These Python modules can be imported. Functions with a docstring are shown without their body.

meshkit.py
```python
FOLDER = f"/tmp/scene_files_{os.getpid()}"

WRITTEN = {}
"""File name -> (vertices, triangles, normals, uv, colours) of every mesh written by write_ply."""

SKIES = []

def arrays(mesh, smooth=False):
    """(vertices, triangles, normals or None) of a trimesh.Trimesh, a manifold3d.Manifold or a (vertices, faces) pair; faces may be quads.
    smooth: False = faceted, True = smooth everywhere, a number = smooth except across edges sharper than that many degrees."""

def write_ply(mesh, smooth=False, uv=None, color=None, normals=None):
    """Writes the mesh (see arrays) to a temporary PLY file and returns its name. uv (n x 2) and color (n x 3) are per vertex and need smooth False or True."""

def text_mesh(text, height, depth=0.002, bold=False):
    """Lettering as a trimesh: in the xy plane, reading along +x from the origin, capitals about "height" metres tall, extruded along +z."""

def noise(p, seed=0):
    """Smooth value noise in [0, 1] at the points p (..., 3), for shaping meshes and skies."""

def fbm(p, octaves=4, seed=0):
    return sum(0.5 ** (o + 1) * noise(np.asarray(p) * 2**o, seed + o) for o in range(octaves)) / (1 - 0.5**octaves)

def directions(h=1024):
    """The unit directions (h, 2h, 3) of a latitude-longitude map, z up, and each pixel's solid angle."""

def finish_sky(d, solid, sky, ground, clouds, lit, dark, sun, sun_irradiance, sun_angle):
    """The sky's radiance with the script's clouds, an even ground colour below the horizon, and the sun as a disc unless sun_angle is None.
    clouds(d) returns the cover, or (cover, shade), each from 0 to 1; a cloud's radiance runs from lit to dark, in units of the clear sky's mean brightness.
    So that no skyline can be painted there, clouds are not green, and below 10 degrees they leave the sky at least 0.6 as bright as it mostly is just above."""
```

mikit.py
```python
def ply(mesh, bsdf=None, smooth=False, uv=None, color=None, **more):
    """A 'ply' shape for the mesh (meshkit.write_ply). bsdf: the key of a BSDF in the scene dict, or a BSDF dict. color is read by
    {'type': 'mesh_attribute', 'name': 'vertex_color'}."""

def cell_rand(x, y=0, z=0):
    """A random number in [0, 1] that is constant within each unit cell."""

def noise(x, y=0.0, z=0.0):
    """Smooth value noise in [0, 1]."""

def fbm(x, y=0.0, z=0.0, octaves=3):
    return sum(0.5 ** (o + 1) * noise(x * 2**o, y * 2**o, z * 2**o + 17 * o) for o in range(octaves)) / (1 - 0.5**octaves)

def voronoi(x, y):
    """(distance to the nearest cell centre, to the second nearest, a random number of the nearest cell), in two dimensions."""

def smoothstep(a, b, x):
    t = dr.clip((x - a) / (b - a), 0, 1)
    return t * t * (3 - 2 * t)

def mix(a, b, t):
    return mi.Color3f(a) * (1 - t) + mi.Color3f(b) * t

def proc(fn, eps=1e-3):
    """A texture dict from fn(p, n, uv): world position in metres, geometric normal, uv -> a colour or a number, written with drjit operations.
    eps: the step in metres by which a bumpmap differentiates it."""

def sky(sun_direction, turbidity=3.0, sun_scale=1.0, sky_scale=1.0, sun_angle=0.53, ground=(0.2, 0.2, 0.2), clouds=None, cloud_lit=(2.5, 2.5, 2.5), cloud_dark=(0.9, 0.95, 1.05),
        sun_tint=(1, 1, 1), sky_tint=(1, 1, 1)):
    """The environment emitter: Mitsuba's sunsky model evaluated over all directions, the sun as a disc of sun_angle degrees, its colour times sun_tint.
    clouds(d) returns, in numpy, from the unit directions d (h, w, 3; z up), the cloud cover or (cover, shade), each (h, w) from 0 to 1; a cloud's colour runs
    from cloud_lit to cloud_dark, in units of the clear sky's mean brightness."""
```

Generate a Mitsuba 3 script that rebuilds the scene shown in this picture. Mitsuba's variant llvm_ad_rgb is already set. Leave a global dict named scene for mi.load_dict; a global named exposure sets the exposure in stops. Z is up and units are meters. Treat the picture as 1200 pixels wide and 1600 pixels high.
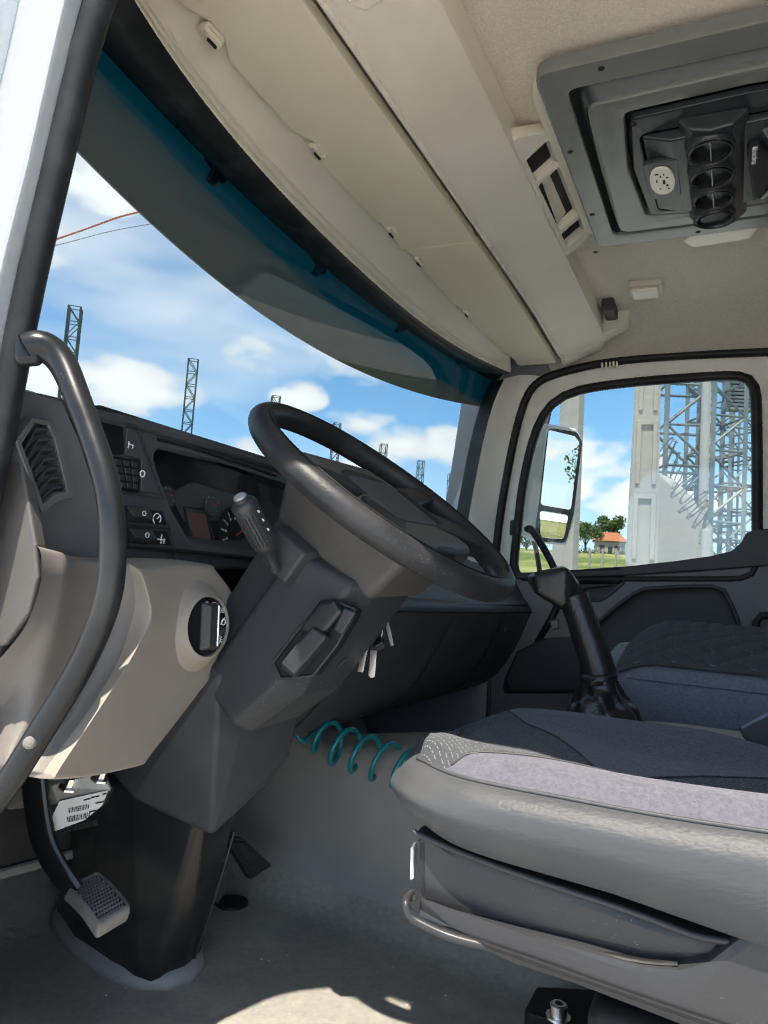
import math, random
import numpy as np, trimesh, drjit as dr, mitsuba as mi
import mikit, meshkit
import manifold3d as m3
from shapely.geometry import Polygon, LineString
from scipy.interpolate import CubicSpline, PchipInterpolator
from mikit import noise, fbm, cell_rand, smoothstep, mix, proc, voronoi
T = mi.ScalarTransform4f
random.seed(7); rng = np.random.default_rng(7)
scene, labels = {}, {}

# ------------------------------------------------------------ camera, sky, sun, exposure
# truck frame: x from the open driver's door to the passenger side, y towards the windscreen, z up; cab floor at 0.05, road at -1.25
CAM = np.array([-.5, 0, .72]); YAW, PITCH, ROLL = np.radians([25.7, 5.2, 4.0])
fwd = np.array([math.cos(YAW)*math.cos(PITCH), math.sin(YAW)*math.cos(PITCH), math.sin(PITCH)])
rt = np.array([math.sin(YAW), -math.cos(YAW), 0]); up = np.cross(rt, fwd)
upv = -rt*math.sin(ROLL) + up*math.cos(ROLL)
scene['camera'] = {'type': 'perspective', 'fov': math.degrees(2*math.atan(600/1155)), 'fov_axis': 'x', 'near_clip': .02, 'far_clip': 3000.,
                   'to_world': T().look_at(origin=CAM.tolist(), target=(CAM+fwd).tolist(), up=upv.tolist())}

def clouds(d):
    az = np.degrees(np.arctan2(d[..., 1], d[..., 0])); el = np.degrees(np.arcsin(np.clip(d[..., 2], -1, 1)))
    q = d*np.array([1, 1, 1.7])
    big = meshkit.fbm(q*4.3+2, 4, 3); puff = meshkit.fbm(q*13, 6, 11); tiny = meshkit.fbm(q*44, 4, 31)
    wisp = meshkit.fbm(d*np.array([2.0, 2.6, 10])+np.array([4, 1, 0])+.5*meshkit.fbm(d*6, 3, 41)[..., None], 5, 21)
    banks = [(46.0, 12.4, 6.5, 2.6), (53.0, 11.8, 6, 3.0), (37.0, 15.8, 3.6, 2.6), (28.5, 16.8, 7, 3.0), (27, 10.0, 7, 3.2), (36, 8.2, 9, 2.2),
             (20, 10.0, 5, 3.6), (33, 13.4, 2.6, 1.6), (50, 26.2, 8.0, 3.4), (54, 21.0, 4.5, 3.0), (9.4, 9.8, 5.0, 3.0), (6.5, 7.0, 6, 2.8), (13, 8.0, 6, 3.0)]
    m = np.zeros(az.shape)
    for a, e, wa, we in banks:
        da = (az-a+180) % 360-180; de = el-e
        m = np.maximum(m, 1-((da/wa)**2+(de/(we*np.where(de > 0, 1.0, .75)))**2))
    away = np.clip((np.abs((az-30+180) % 360-180)-34)/12, 0, 1)
    m = np.maximum(np.clip(m, 0, 1), np.clip((big-.45)*4.2, 0, 1)*away)
    s = .62*m+1.75*(puff-.5)+.55*(tiny-.5)
    t = np.clip((s-.12)/.46, 0, 1)*np.clip(m*4, 0, 1); cover = t*t*(3-2*t)
    w = np.clip((wisp-.42)*2.2, 0, .70)*np.clip((el-9)/6, .3, 1)
    cover = 1-(1-cover)*(1-w)
    cover = np.maximum(cover, np.clip(.50-el*.042, 0, .45))
    shade = np.clip(.55-1.1*(s-.25)+.9*(tiny-.5), 0, .8)*np.clip(t*1.2, 0, 1)
    return cover, shade

scene['sky'] = mikit.sky((-.465, -.03, 1.0), turbidity=2.6, sun_scale=1.0, sky_scale=.92, clouds=clouds, cloud_lit=(2.6, 2.6, 2.6), cloud_dark=(1.5, 1.6, 1.75), ground=(.32, .315, .305), sky_tint=(.78, 1.03, 1.07), sun_tint=(.93, 1.0, 1.10))
exposure = 2.9

# ------------------------------------------------------------ materials
def pr(base, rough, spec=.5, **k):
    b = base if isinstance(base, dict) else {'type': 'rgb', 'value': list(base)}
    r = rough if isinstance(rough, dict) else float(rough)
    return {'type': 'principled', 'base_color': b, 'roughness': r, 'specular': spec, **k}
def two(b): return {'type': 'twosided', 'bsdf': b}
def bump(b, fn, h, eps=6e-4): return {'type': 'bumpmap', 'height': proc(fn, eps), 'scale': h, 'bsdf': b}
def grain(p, n, uv): return noise(p.x*330, p.y*330, p.z*330)*.65 + noise(p.x*720, p.y*720, p.z*720)*.35
def leather(p, n, uv): return noise(p.x*310, p.y*310, p.z*310)*.65 + noise(p.x*650, p.y*650, p.z*650)*.35
def weave(p, n, uv): return noise(p.x*800, p.y*800, p.z*800)
def cloth(c, a=.25, f=260):
    def fn(p, n, uv):
        v = .5*noise(p.x*f, p.y*f, p.z*f)+.5*noise(p.x*f*2.7, p.y*f*2.7, p.z*f*2.7)
        return mi.Color3f(c)*(1-a+2*a*v)
    return proc(fn)
def worn(c, c2, f=7, lo=.45, hi=.75, speck=0.):
    def fn(p, n, uv):
        k = smoothstep(lo, hi, fbm(p.x*f, p.y*f, p.z*f, 4))
        out = mix(c, c2, k)
        if speck:
            k2 = smoothstep(.86, .91, noise(p.x*520, p.y*520, p.z*520))*smoothstep(.55, .75, fbm(p.x*9+3, p.y*9, p.z*9, 3))
            out = mix(out, (.42, .40, .36), k2*speck)
        return out
    return proc(fn)
def rough_var(a, b, f=9):
    return proc(lambda p, n, uv: a+(b-a)*smoothstep(.3, .7, fbm(p.x*f, p.y*f, p.z*f, 3)))

def insert_col(p, n, uv):
    u = (p.x*.82+p.y*.57)*80; v = (p.y*.82-p.x*.57)*210
    row = dr.floor(v); uu = u+cell_rand(row, 3)*9
    line = dr.select((v-row < .17) & (uu-dr.floor(uu) < .62) & (cell_rand(dr.floor(uu), row, 5) < .75), 1., 0.)
    v2 = noise(p.x*600, p.y*600, p.z*600)
    return mix(mi.Color3f(.062, .066, .072)*(.7+.6*v2), (.30, .30, .30), line*.45)
def floor_pat(p):
    u = (p.x*.94+p.y*.34)*26; v = (p.y*.94-p.x*.34)*26
    fu, fv = u-dr.floor(u)-.5, v-dr.floor(v)-.5
    par = dr.floor(u)+dr.floor(v); odd = par-2*dr.floor(par*.5)
    a = dr.select(odd > .5, dr.maximum(dr.abs(fu)*1.0, dr.abs(fv)*1.7), dr.maximum(dr.abs(fu)*1.7, dr.abs(fv)))
    return 1-smoothstep(.20, .28, a)
def floor_h(p, n, uv): return floor_pat(p)*.8*smoothstep(.02, .10, .17-p.z) + leather(p, n, uv)*.35
def floor_col(p, n, uv):
    d = smoothstep(.40, .66, fbm(p.x*5, p.y*5, p.z*5, 5)); fine = noise(p.x*150, p.y*150, p.z*150)
    c = mix((.245, .234, .212), (.34, .320, .280), d)*(.88+.24*fine)
    sp = smoothstep(.87, .91, noise(p.x*420, p.y*420, 3))*smoothstep(.45, .65, fbm(p.x*7+9, p.y*7, 2, 3))
    return mix(c, (.36, .33, .27), sp*.5)
def concrete_col(p, n, uv):
    k = fbm(p.x*1.1, p.y*1.1, p.z*1.1, 5); st = fbm(p.x*3, p.y*3, p.z*.35, 3)
    return mix((.20, .198, .185), (.34, .335, .315), k*.6+st*.4)
def ground_col(p, n, uv):
    a = fbm(p.x*.35, p.y*.35, 1, 5); g = noise(p.x*9, p.y*9, 2)
    dirt = mix((.46, .455, .44), (.58, .575, .56), a)*(.85+.3*g)
    return dirt
def grass_col(p, n, uv):
    a = fbm(p.x*.05, p.y*.05, 1, 5); b = fbm(p.x*.9, p.y*.9, 4, 3)
    return mix(mix((.055, .080, .024), (.145, .145, .058), smoothstep(.38, .62, a)), (.20, .18, .095), smoothstep(.55, .75, b)*.6)

CREAM = (.65, .60, .46)
mats = {
 'white_paint': pr((.31, .322, .33), .28, clearcoat=.5),
 'post_paint': pr((.27, .28, .28), .5, .4),
 'cream_paint': pr((.78, .77, .70), .32, clearcoat=.3),
 'trim': bump(pr(worn((.66, .62, .515), (.62, .575, .475), 5), .55, .4), grain, .0003),
 'visor': bump(pr(worn(CREAM, (.62, .56, .425), 4), .62, .35), grain, .0004),
 'headliner': bump(pr(cloth((.62, .57, .475), .30, 420), .95, .1, sheen=.4), weave, .0006),
 'rubber': pr(worn((.012, .013, .014), (.024, .025, .027), 20), .48, .3),
 'black': bump(pr(worn((.028, .030, .034), (.042, .044, .048), 12, speck=.25), .42, .5), grain, .0004),
 'dash': bump(pr(worn((.055, .059, .065), (.072, .075, .080), 10, speck=.2), .50, .35), leather, .0007),
 'handle': pr(worn((.012, .013, .015), (.022, .023, .024), 14, speck=.25), rough_var(.24, .34, 30), .32),
 'rubber_pad': pr(worn((.16, .16, .158), (.24, .235, .225), 20), .6, .4),
 'gloss': pr((.008, .009, .011), .16, .5),
 'dark': pr((.012, .012, .014), .6, .3),
 'doorskin': bump(pr(worn((.18, .186, .194), (.21, .212, .214), 4), .62, .35), leather, .0004),
 'doordark': bump(pr((.048, .052, .058), .5, .4), grain, .0002),
 'beige': bump(pr(worn((.278, .246, .210), (.255, .224, .192), 6, speck=.12), .52, .35), leather, .0006),
 'taupe': bump(pr(worn((.165, .150, .138), (.185, .168, .155), 6, speck=.2), .55, .4), grain, .0002),
 'wheel': bump(pr(worn((.020, .021, .023), (.032, .032, .034), 18, speck=.2), .46, .32), leather, .0003),
 'hub': bump(pr(worn((.070, .067, .063), (.09, .086, .08), 9), .46, .45), leather, .0003),
 'column': bump(pr(worn((.036, .039, .044), (.054, .057, .061), 8, speck=.3), .48, .3), leather, .0006),
 'boot': pr(worn((.012, .013, .016), (.028, .028, .026), 9), rough_var(.25, .42), .5),
 'floor': bump(pr(floor_col, .62, .35) if 0 else pr(proc(floor_col), .60, .35), floor_h, .0018),
 'tunnel': bump(pr(worn((.25, .25, .24), (.30, .296, .278), 5, speck=.2), .50, .4), leather, .0007),
 'vinyl': bump(pr(worn((.053, .056, .061), (.069, .071, .074), 8), .52, .35), leather, .0006),
 'lilac': bump(pr(cloth((.108, .109, .130), .32, 280), .9, .15, sheen=.5), weave, .0006),
 'insert': bump(pr(proc(insert_col), .9, .15, sheen=.3), weave, .0006),
 'bluecloth': bump(pr(cloth((.18, .20, .255), .35, 230), .9, .15, sheen=.4), weave, .0005),
 'quilt': bump(pr(cloth((.070, .080, .085), .35, 300), .85, .2, sheen=.2), weave, .0005),
 'satin': pr(worn((.030, .031, .034), (.045, .045, .046), 6, speck=.35), rough_var(.36, .5), .38),
 'gear': bump(pr((.014, .014, .016), .27, .5, clearcoat=.2), leather, .0009),
 'teal': pr((.006, .20, .235), .28, .5, clearcoat=.4),
 'metal': {'type': 'roughconductor', 'material': 'Al', 'alpha': .22},
 'steel_dull': pr((.42, .42, .41), .45, .5, metallic=.6),
 'hatch': bump(pr(worn((.145, .150, .136), (.17, .174, .156), 6), .28, .5), grain, .00014),
 'hatchdark': pr((.022, .025, .028), .34, .5),
 'cream_lens': pr((.78, .74, .62), .3, .5),
 'paper': pr((.78, .78, .76), .6, .3),
 'ink': pr((.02, .02, .02), .6, .3),
 'white_ink': pr((.80, .82, .84), .5, .3),
 'red_ink': pr((.55, .035, .05), .45, .3),
 'lcd': pr((.16, .075, .065), .25, .5),
 'dial': pr((.075, .078, .08), .4, .4),
 'visor_out': {'type': 'principledthin', 'base_color': {'type': 'rgb', 'value': [.36, .375, .36]}, 'roughness': .3, 'diff_trans': .8, 'spec_trans': 0.},
 'mirror_shell': pr((.50, .53, .55), .35, .5),
 'mirror': {'type': 'conductor', 'material': 'Ag'},
 'steel_green': pr(worn((.025, .045, .045), (.045, .06, .055), 2), .5, .4),
 'galv': pr(worn((.085, .115, .13), (.15, .18, .19), 1.5), .5, .5),
 'concrete': bump(pr(proc(concrete_col), .9, .2), lambda p, n, uv: fbm(p.x*14, p.y*14, p.z*14, 4), .012, 4e-3),
 'ground': pr(proc(ground_col), .95, .1),
 'grass': pr(proc(grass_col), .95, .1),
 'leaf': two(pr(worn((.045, .085, .022), (.10, .14, .04), .6), .7, .2)),
 'bark': pr((.13, .10, .075), .9, .2),
 'wall': pr((.40, .36, .30), .9, .2),
 'terracotta': pr((.33, .125, .065), .85, .2),
  'end_trim': bump(pr(worn((.085, .080, .076), (.105, .10, .095), 8, speck=.25), .55, .35), grain, .0003),
 'block': bump(pr(worn((.10, .103, .108), (.122, .125, .128), 8, speck=.2), .5, .45), leather, .0003),
 'window_dark': pr((.03, .035, .04), .2, .5),
 'wire_grey': pr((.10, .10, .11), .5, .4),
 'wire_red': pr((.30, .10, .06), .5, .4),
 'razor': pr((.10, .105, .11), .45, .5, metallic=.4),
}
for k, b in mats.items():
    scene['m_'+k] = b if b['type'] in ('twosided', 'principledthin') else two(b)
def band(p, n, uv):
    k = smoothstep(1.416, 1.432, p.z+.028*(p.x-.35))
    return mix((.57, .62, .62), (.010, .46, .68), k)
scene['m_windscreen'] = {'type': 'thindielectric', 'int_ior': 1.5, 'specular_reflectance': {'type': 'rgb', 'value': .22}, 'specular_transmittance': proc(band)}
scene['m_pane'] = {'type': 'thindielectric', 'int_ior': 1.5, 'specular_transmittance': {'type': 'rgb', 'value': [.60, .66, .65]}}
scene['m_lens'] = {'type': 'thindielectric', 'int_ior': 1.45}

# ------------------------------------------------------------ mesh helpers
def A(*x): return np.array(x, float)
def norm(v): v = np.asarray(v, float); return v/np.linalg.norm(v)
def cat(*ms):
    ms = [m for x in ms for m in (x if isinstance(x, list) else [x])]
    return trimesh.util.concatenate(ms)
def mesh(v, f):
    m = trimesh.Trimesh(np.asarray(v, float), np.asarray(f, int), process=False); m.merge_vertices(); return m
ICO = trimesh.creation.icosphere(2, 1.0).vertices
def rh(pts, r=.006):
    """rounded convex hull of the points"""
    pts = np.asarray(pts, float)
    if r <= 0: return trimesh.Trimesh(pts).convex_hull
    return trimesh.convex.convex_hull((pts[:, None]+ICO[None]*r).reshape(-1, 3))
def bx(c, s, r=0., R=None):
    c, s = np.asarray(c, float), np.asarray(s, float)/2
    k = np.array([[x, y, z] for x in (-1, 1) for y in (-1, 1) for z in (-1, 1)])*(s-r)
    if R is not None: k = k @ np.asarray(R).T
    return rh(k+c, r) if r > 0 else trimesh.convex.convex_hull(k+c)
def resample(pts, n, closed=False):
    p = np.asarray(pts, float)
    if closed: p = np.vstack([p, p[:1]])
    t = np.r_[0, np.cumsum(np.linalg.norm(np.diff(p, axis=0), axis=1)**.5)]; t /= t[-1]
    cs = CubicSpline(t, p, bc_type='periodic' if closed else 'natural')
    return cs(np.linspace(0, 1, n+1)[:-1] if closed else np.linspace(0, 1, n))
def tube(pts, r, n=12, seg=None, closed=False, spline=True, flat=1., ref=None):
    p = np.asarray(pts, float)
    rr = np.broadcast_to(np.asarray(r, float), (len(p),)).copy()
    if spline and len(p) > 2:
        seg = seg or max(8, 5*len(p)); q = resample(p, seg, closed)
        rr = np.interp(np.linspace(0, 1, len(q)), np.linspace(0, 1, len(rr)), rr); p = q
    m = len(p)
    t = np.roll(p, -1, 0)-np.roll(p, 1, 0) if closed else np.gradient(p, axis=0)
    t /= np.linalg.norm(t, axis=1, keepdims=True)
    a = np.asarray(ref, float) if ref is not None else (A(0, 0, 1) if abs(t[0, 2]) < .9 else A(1, 0, 0))
    out = []
    for i in range(m):
        a = a-t[i]*(a @ t[i]); a = a/np.linalg.norm(a)
        out.append((a, np.cross(t[i], a)))
    ang = np.arange(n)*2*np.pi/n
    v = np.array([p[i]+rr[i]*(np.cos(ang)[:, None]*out[i][0]*flat+np.sin(ang)[:, None]*out[i][1]) for i in range(m)]).reshape(-1, 3)
    f = []
    for i in range(m if closed else m-1):
        k = (i+1) % m
        for j in range(n):
            l = (j+1) % n
            f += [[i*n+j, i*n+l, k*n+l], [i*n+j, k*n+l, k*n+j]]
    v = list(v)
    if not closed:
        v += [p[0], p[-1]]
        for j in range(n):
            l = (j+1) % n
            f += [[len(v)-2, l, j], [len(v)-1, (m-1)*n+j, (m-1)*n+l]]
    msh = trimesh.Trimesh(np.array(v), np.array(f), process=False)
    return msh
def sheet(rows):
    r = np.asarray(rows, float); m, n = r.shape[:2]
    f = []
    for i in range(m-1):
        for j in range(n-1):
            a, b, c, d = i*n+j, i*n+j+1, (i+1)*n+j+1, (i+1)*n+j
            f += [[a, b, c], [a, c, d]]
    return trimesh.Trimesh(r.reshape(-1, 3), np.array(f), process=False)
def fine(rows, m2, n2, hard=False):
    r = np.asarray(rows, float); m, n = r.shape[:2]
    I = PchipInterpolator
    r = I(np.linspace(0, 1, m), r, axis=0)(np.linspace(0, 1, m2)) if m > 2 else np.array([r[0]+(r[-1]-r[0])*t for t in np.linspace(0, 1, m2)])
    return I(np.linspace(0, 1, n), r, axis=1)(np.linspace(0, 1, n2)) if n > 2 else r
def fillet(p, r, k=4):
    p = np.asarray(p, float); n = len(p); out = []
    rs = np.broadcast_to(r, (n,))
    for i in range(n):
        a, b, c = p[i-1], p[i], p[(i+1) % n]
        u, w = a-b, c-b; lu, lw = np.linalg.norm(u), np.linalg.norm(w)
        if rs[i] <= 0 or lu < 1e-6 or lw < 1e-6: out.append(b); continue
        u, w = u/lu, w/lw
        cosang = np.clip(u @ w, -1, 1)
        if cosang < -.995: out.append(b); continue
        half = math.acos(cosang)/2
        d = min(rs[i]/math.tan(half), .45*lu, .45*lw)
        p0, p2 = b+u*d, b+w*d
        for t in np.linspace(0, 1, k+1): out.append((1-t)**2*p0+2*t*(1-t)*b+t*t*p2)
    return np.array(out)
def _inset(p, d):
    a = p-np.roll(p, 1, 0); b = np.roll(p, -1, 0)-p
    na = np.stack([-a[:, 1], a[:, 0]], 1)/(np.linalg.norm(a, axis=1, keepdims=True)+1e-12)
    nb = np.stack([-b[:, 1], b[:, 0]], 1)/(np.linalg.norm(b, axis=1, keepdims=True)+1e-12)
    m = na+nb; m /= np.linalg.norm(m, axis=1, keepdims=True)+1e-12
    c = np.maximum((m*na).sum(1, keepdims=True), .5)
    return p+m*d/c
def _ccw(p):
    p = np.asarray(p, float)
    return p if ((np.roll(p, -1, 0)[:, 0]-p[:, 0])*(np.roll(p, -1, 0)[:, 1]+p[:, 1])).sum() < 0 else p[::-1]
def plate(outer, holes, o, u, v, w, depth, bevel=.002, r=0., rh_=0., k=4):
    """a plate in the plane (o; u, v): bevelled front face on the plane, body going depth along w"""
    rings = [_ccw(fillet(outer, r, k) if np.any(np.asarray(r) > 0) else outer)]
    rings += [_ccw(fillet(h, rh_, k) if np.any(np.asarray(rh_) > 0) else h)[::-1] for h in holes]
    V, Fc = [], []
    def put(q, z):
        V.extend(o+q[:, :1]*u+q[:, 1:]*v+z*w); return len(V)-len(q)
    fronts = []
    for q in rings:
        q0 = _inset(q, bevel); n = len(q); fronts.append(q0)
        ls = [put(q0, 0.)] + ([put(_inset(q, bevel*.3), bevel*.3)] if bevel > .0015 else []) + [put(q, bevel), put(q, depth)]
        for a, b in zip(ls[:-1], ls[1:]):
            for i in range(n):
                j = (i+1) % n
                Fc += [[a+i, a+j, b+j], [a+i, b+j, b+i]]
    def capf(rs, z, flip):
        pv, pf = trimesh.creation.triangulate_polygon(Polygon(rs[0], [x for x in rs[1:]]), engine='earcut')
        b = put(np.asarray(pv), z)
        pf = np.asarray(pf)+b
        Fc.extend((pf[:, ::-1] if flip else pf).tolist())
    capf(fronts, 0., False); capf(rings, depth, True)
    m = trimesh.Trimesh(np.array(V), np.array(Fc), process=False); m.merge_vertices()
    m.fix_normals()
    return m
def slab(pts, dvec, bevel=.002, r=0., holes=(), rh_=0., k=4):
    """plate from 3-D outline points lying in one plane; dvec is the thickness vector"""
    p = np.asarray(pts, float); o = p.mean(0)
    _, _, vt = np.linalg.svd(p-o); n = vt[2]
    d = np.asarray(dvec, float); depth = np.linalg.norm(d); w = d/depth
    if n @ w < 0: n = -n
    u = norm(p[1]-p[0]); u = norm(u-n*(u @ n)); v = np.cross(n, u)
    to = lambda q: np.stack([(np.asarray(q, float)-o) @ u, (np.asarray(q, float)-o) @ v], 1)
    return plate(to(p), [to(h) for h in holes], o, u, v, w, depth, bevel, r, rh_, k)
def lathe(prof, o, ax, n=32):
    ax = norm(ax); a = norm(np.cross(ax, A(0, 0, 1) if abs(ax[2]) < .9 else A(1, 0, 0))); b = np.cross(ax, a)
    t = np.arange(n+1)*2*np.pi/n
    rows = [[np.asarray(o)+ax*z+r*(math.cos(x)*a+math.sin(x)*b) for x in t] for r, z in prof]
    m = sheet(rows); m.merge_vertices(); return m
def placed(m, o, u, v, w=None):
    m = m.copy(); u, v = norm(u), norm(v); w = norm(np.cross(u, v)) if w is None else norm(w)
    M = np.eye(4); M[:3, 0], M[:3, 1], M[:3, 2], M[:3, 3] = u, v, w, o
    m.apply_transform(M); return m
def words(t, h, o, u, v, depth=.0006, bold=False):
    m = meshkit.text_mesh(t, h, depth, bold); m.apply_translation([-m.bounds[:, 0].mean(), -m.bounds[:, 1].mean(), 0])
    return placed(m, o, u, v)

def key_of(name):
    if name not in scene and name not in labels: return name
    i = 1
    while f'{name}_{i:03d}' in scene or f'{name}_{i:03d}' in labels: i += 1
    return f'{name}_{i:03d}'
def thing(name, label, cat_, group=None, kind=None):
    k = key_of(name); labels[k] = {'label': label, 'category': cat_}
    if group: labels[k]['group'] = group
    if kind: labels[k]['kind'] = kind
    return k
def part(parent, name, m, bsdf, smooth=35, label=None, **kw):
    k = key_of(f'{parent}__{name}')
    scene[k] = mikit.ply(m, 'm_'+bsdf, smooth=smooth, **kw)
    if label: labels[k] = {'label': label}
    return k
def solo(name, m, bsdf, label, cat_, group=None, kind=None, smooth=35):
    k = thing(name, label, cat_, group, kind); scene[k] = mikit.ply(m, 'm_'+bsdf, smooth=smooth); return k
def structure(name, m, bsdf, smooth=35, label=None):
    k = key_of(name); scene[k] = mikit.ply(m, 'm_'+bsdf, smooth=smooth); labels[k] = {'kind': 'structure', 'label': label or name.replace('_', ' ')}; return k

# ------------------------------------------------------------ outside: ground, hill, grass
def terrain(x, y):
    d = np.hypot(x, y); a = np.degrees(np.arctan2(y, x))
    side = np.clip((28-np.abs(a-5))/14, 0, 1)
    k = np.clip((d-18)/26, 0, 1)
    hill = (k*k*(3-2*k)*3.0+np.clip(d-44, 0, 170)*.062)*side
    return -1.25+hill+.0*d
rad = np.r_[0, np.geomspace(1.5, 1500, 60)]; an = np.linspace(0, 2*np.pi, 145)
structure('ground', sheet([[A(r*math.cos(t), r*math.sin(t), float(terrain(r*math.cos(t), r*math.sin(t)))) for t in an] for r in rad]), 'ground', True, 'pale dusty yard around the truck')
rg = np.linspace(17, 420, 70); ag = np.radians(np.linspace(-32, 42, 60))
structure('grass_field', sheet([[A(r*math.cos(t), r*math.sin(t), float(terrain(r*math.cos(t), r*math.sin(t)))+.02+.0004*r) for t in ag] for r in rg]), 'grass', True, 'sunlit green and yellow grass rising beyond the yard')

def bar(a, b, r): return tube([a, b], r, 4, spline=False)
def lattice(x, y, z0, h, w, rot, step, leg=.045, web=.022, mat='steel_green', label='', group='', name='lattice_tower'):
    t = thing(name, label, 'tower', group)
    c, s = math.cos(rot), math.sin(rot)
    cor = [A(x+(c*i-s*j)*w/2, y+(s*i+c*j)*w/2, z0) for i, j in ((1, 1), (-1, 1), (-1, -1), (1, -1))]
    for p in cor: part(t, 'leg', bx(p+A(0, 0, h/2), (leg*1.6, leg*1.6, h)), mat)
    n = max(2, int(round(h/step)))
    for i in range(4):
        a, b = cor[i], cor[(i+1) % 4]; ms = []
        for k in range(n):
            za, zb = A(0, 0, h*k/n), A(0, 0, h*(k+1)/n)
            ms.append(bar(a+zb, b+zb, web))
            if i in (1, 3) or name != 'lattice_tower': ms.append(bar(a+za, b+zb, web) if (k+i//2) % 2 else bar(b+za, a+zb, web))
        part(t, 'bracing', cat(ms), mat)
    return t
names7 = ['leftmost and nearest dark green lattice tower beside the door pillar', 'second lattice tower from the left, rising between two clouds', 'third lattice tower, partly hidden behind the left end of the steering wheel',
          'fourth lattice tower, seen just above the far rim of the steering wheel', 'fifth lattice tower, in front of the large white cloud', 'sixth lattice tower, second from the right in the row', 'seventh and farthest lattice tower beside the right windscreen pillar']
tops = [(115, 481), (300, 563), (431, 621), (526, 663), (600, 697), (661, 722), (705, 741)]
# a straight row of equal masts at even spacing: first and last fix the line
P0, P1 = [[20.151,24.44,10.801]][0], [[63.33,24.087,10.852]][0]
P0, P1 = A(*P0), A(*P1)
for i in range(7):
    # even steps along the row
    q = P0+(P1-P0)*i/6
    lattice(q[0], q[1], -1.25, q[2]+1.25, .46, .72, .62, .035, .020, mat='steel_green', label=names7[i], group='row of lattice towers seen through the windscreen')

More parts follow.
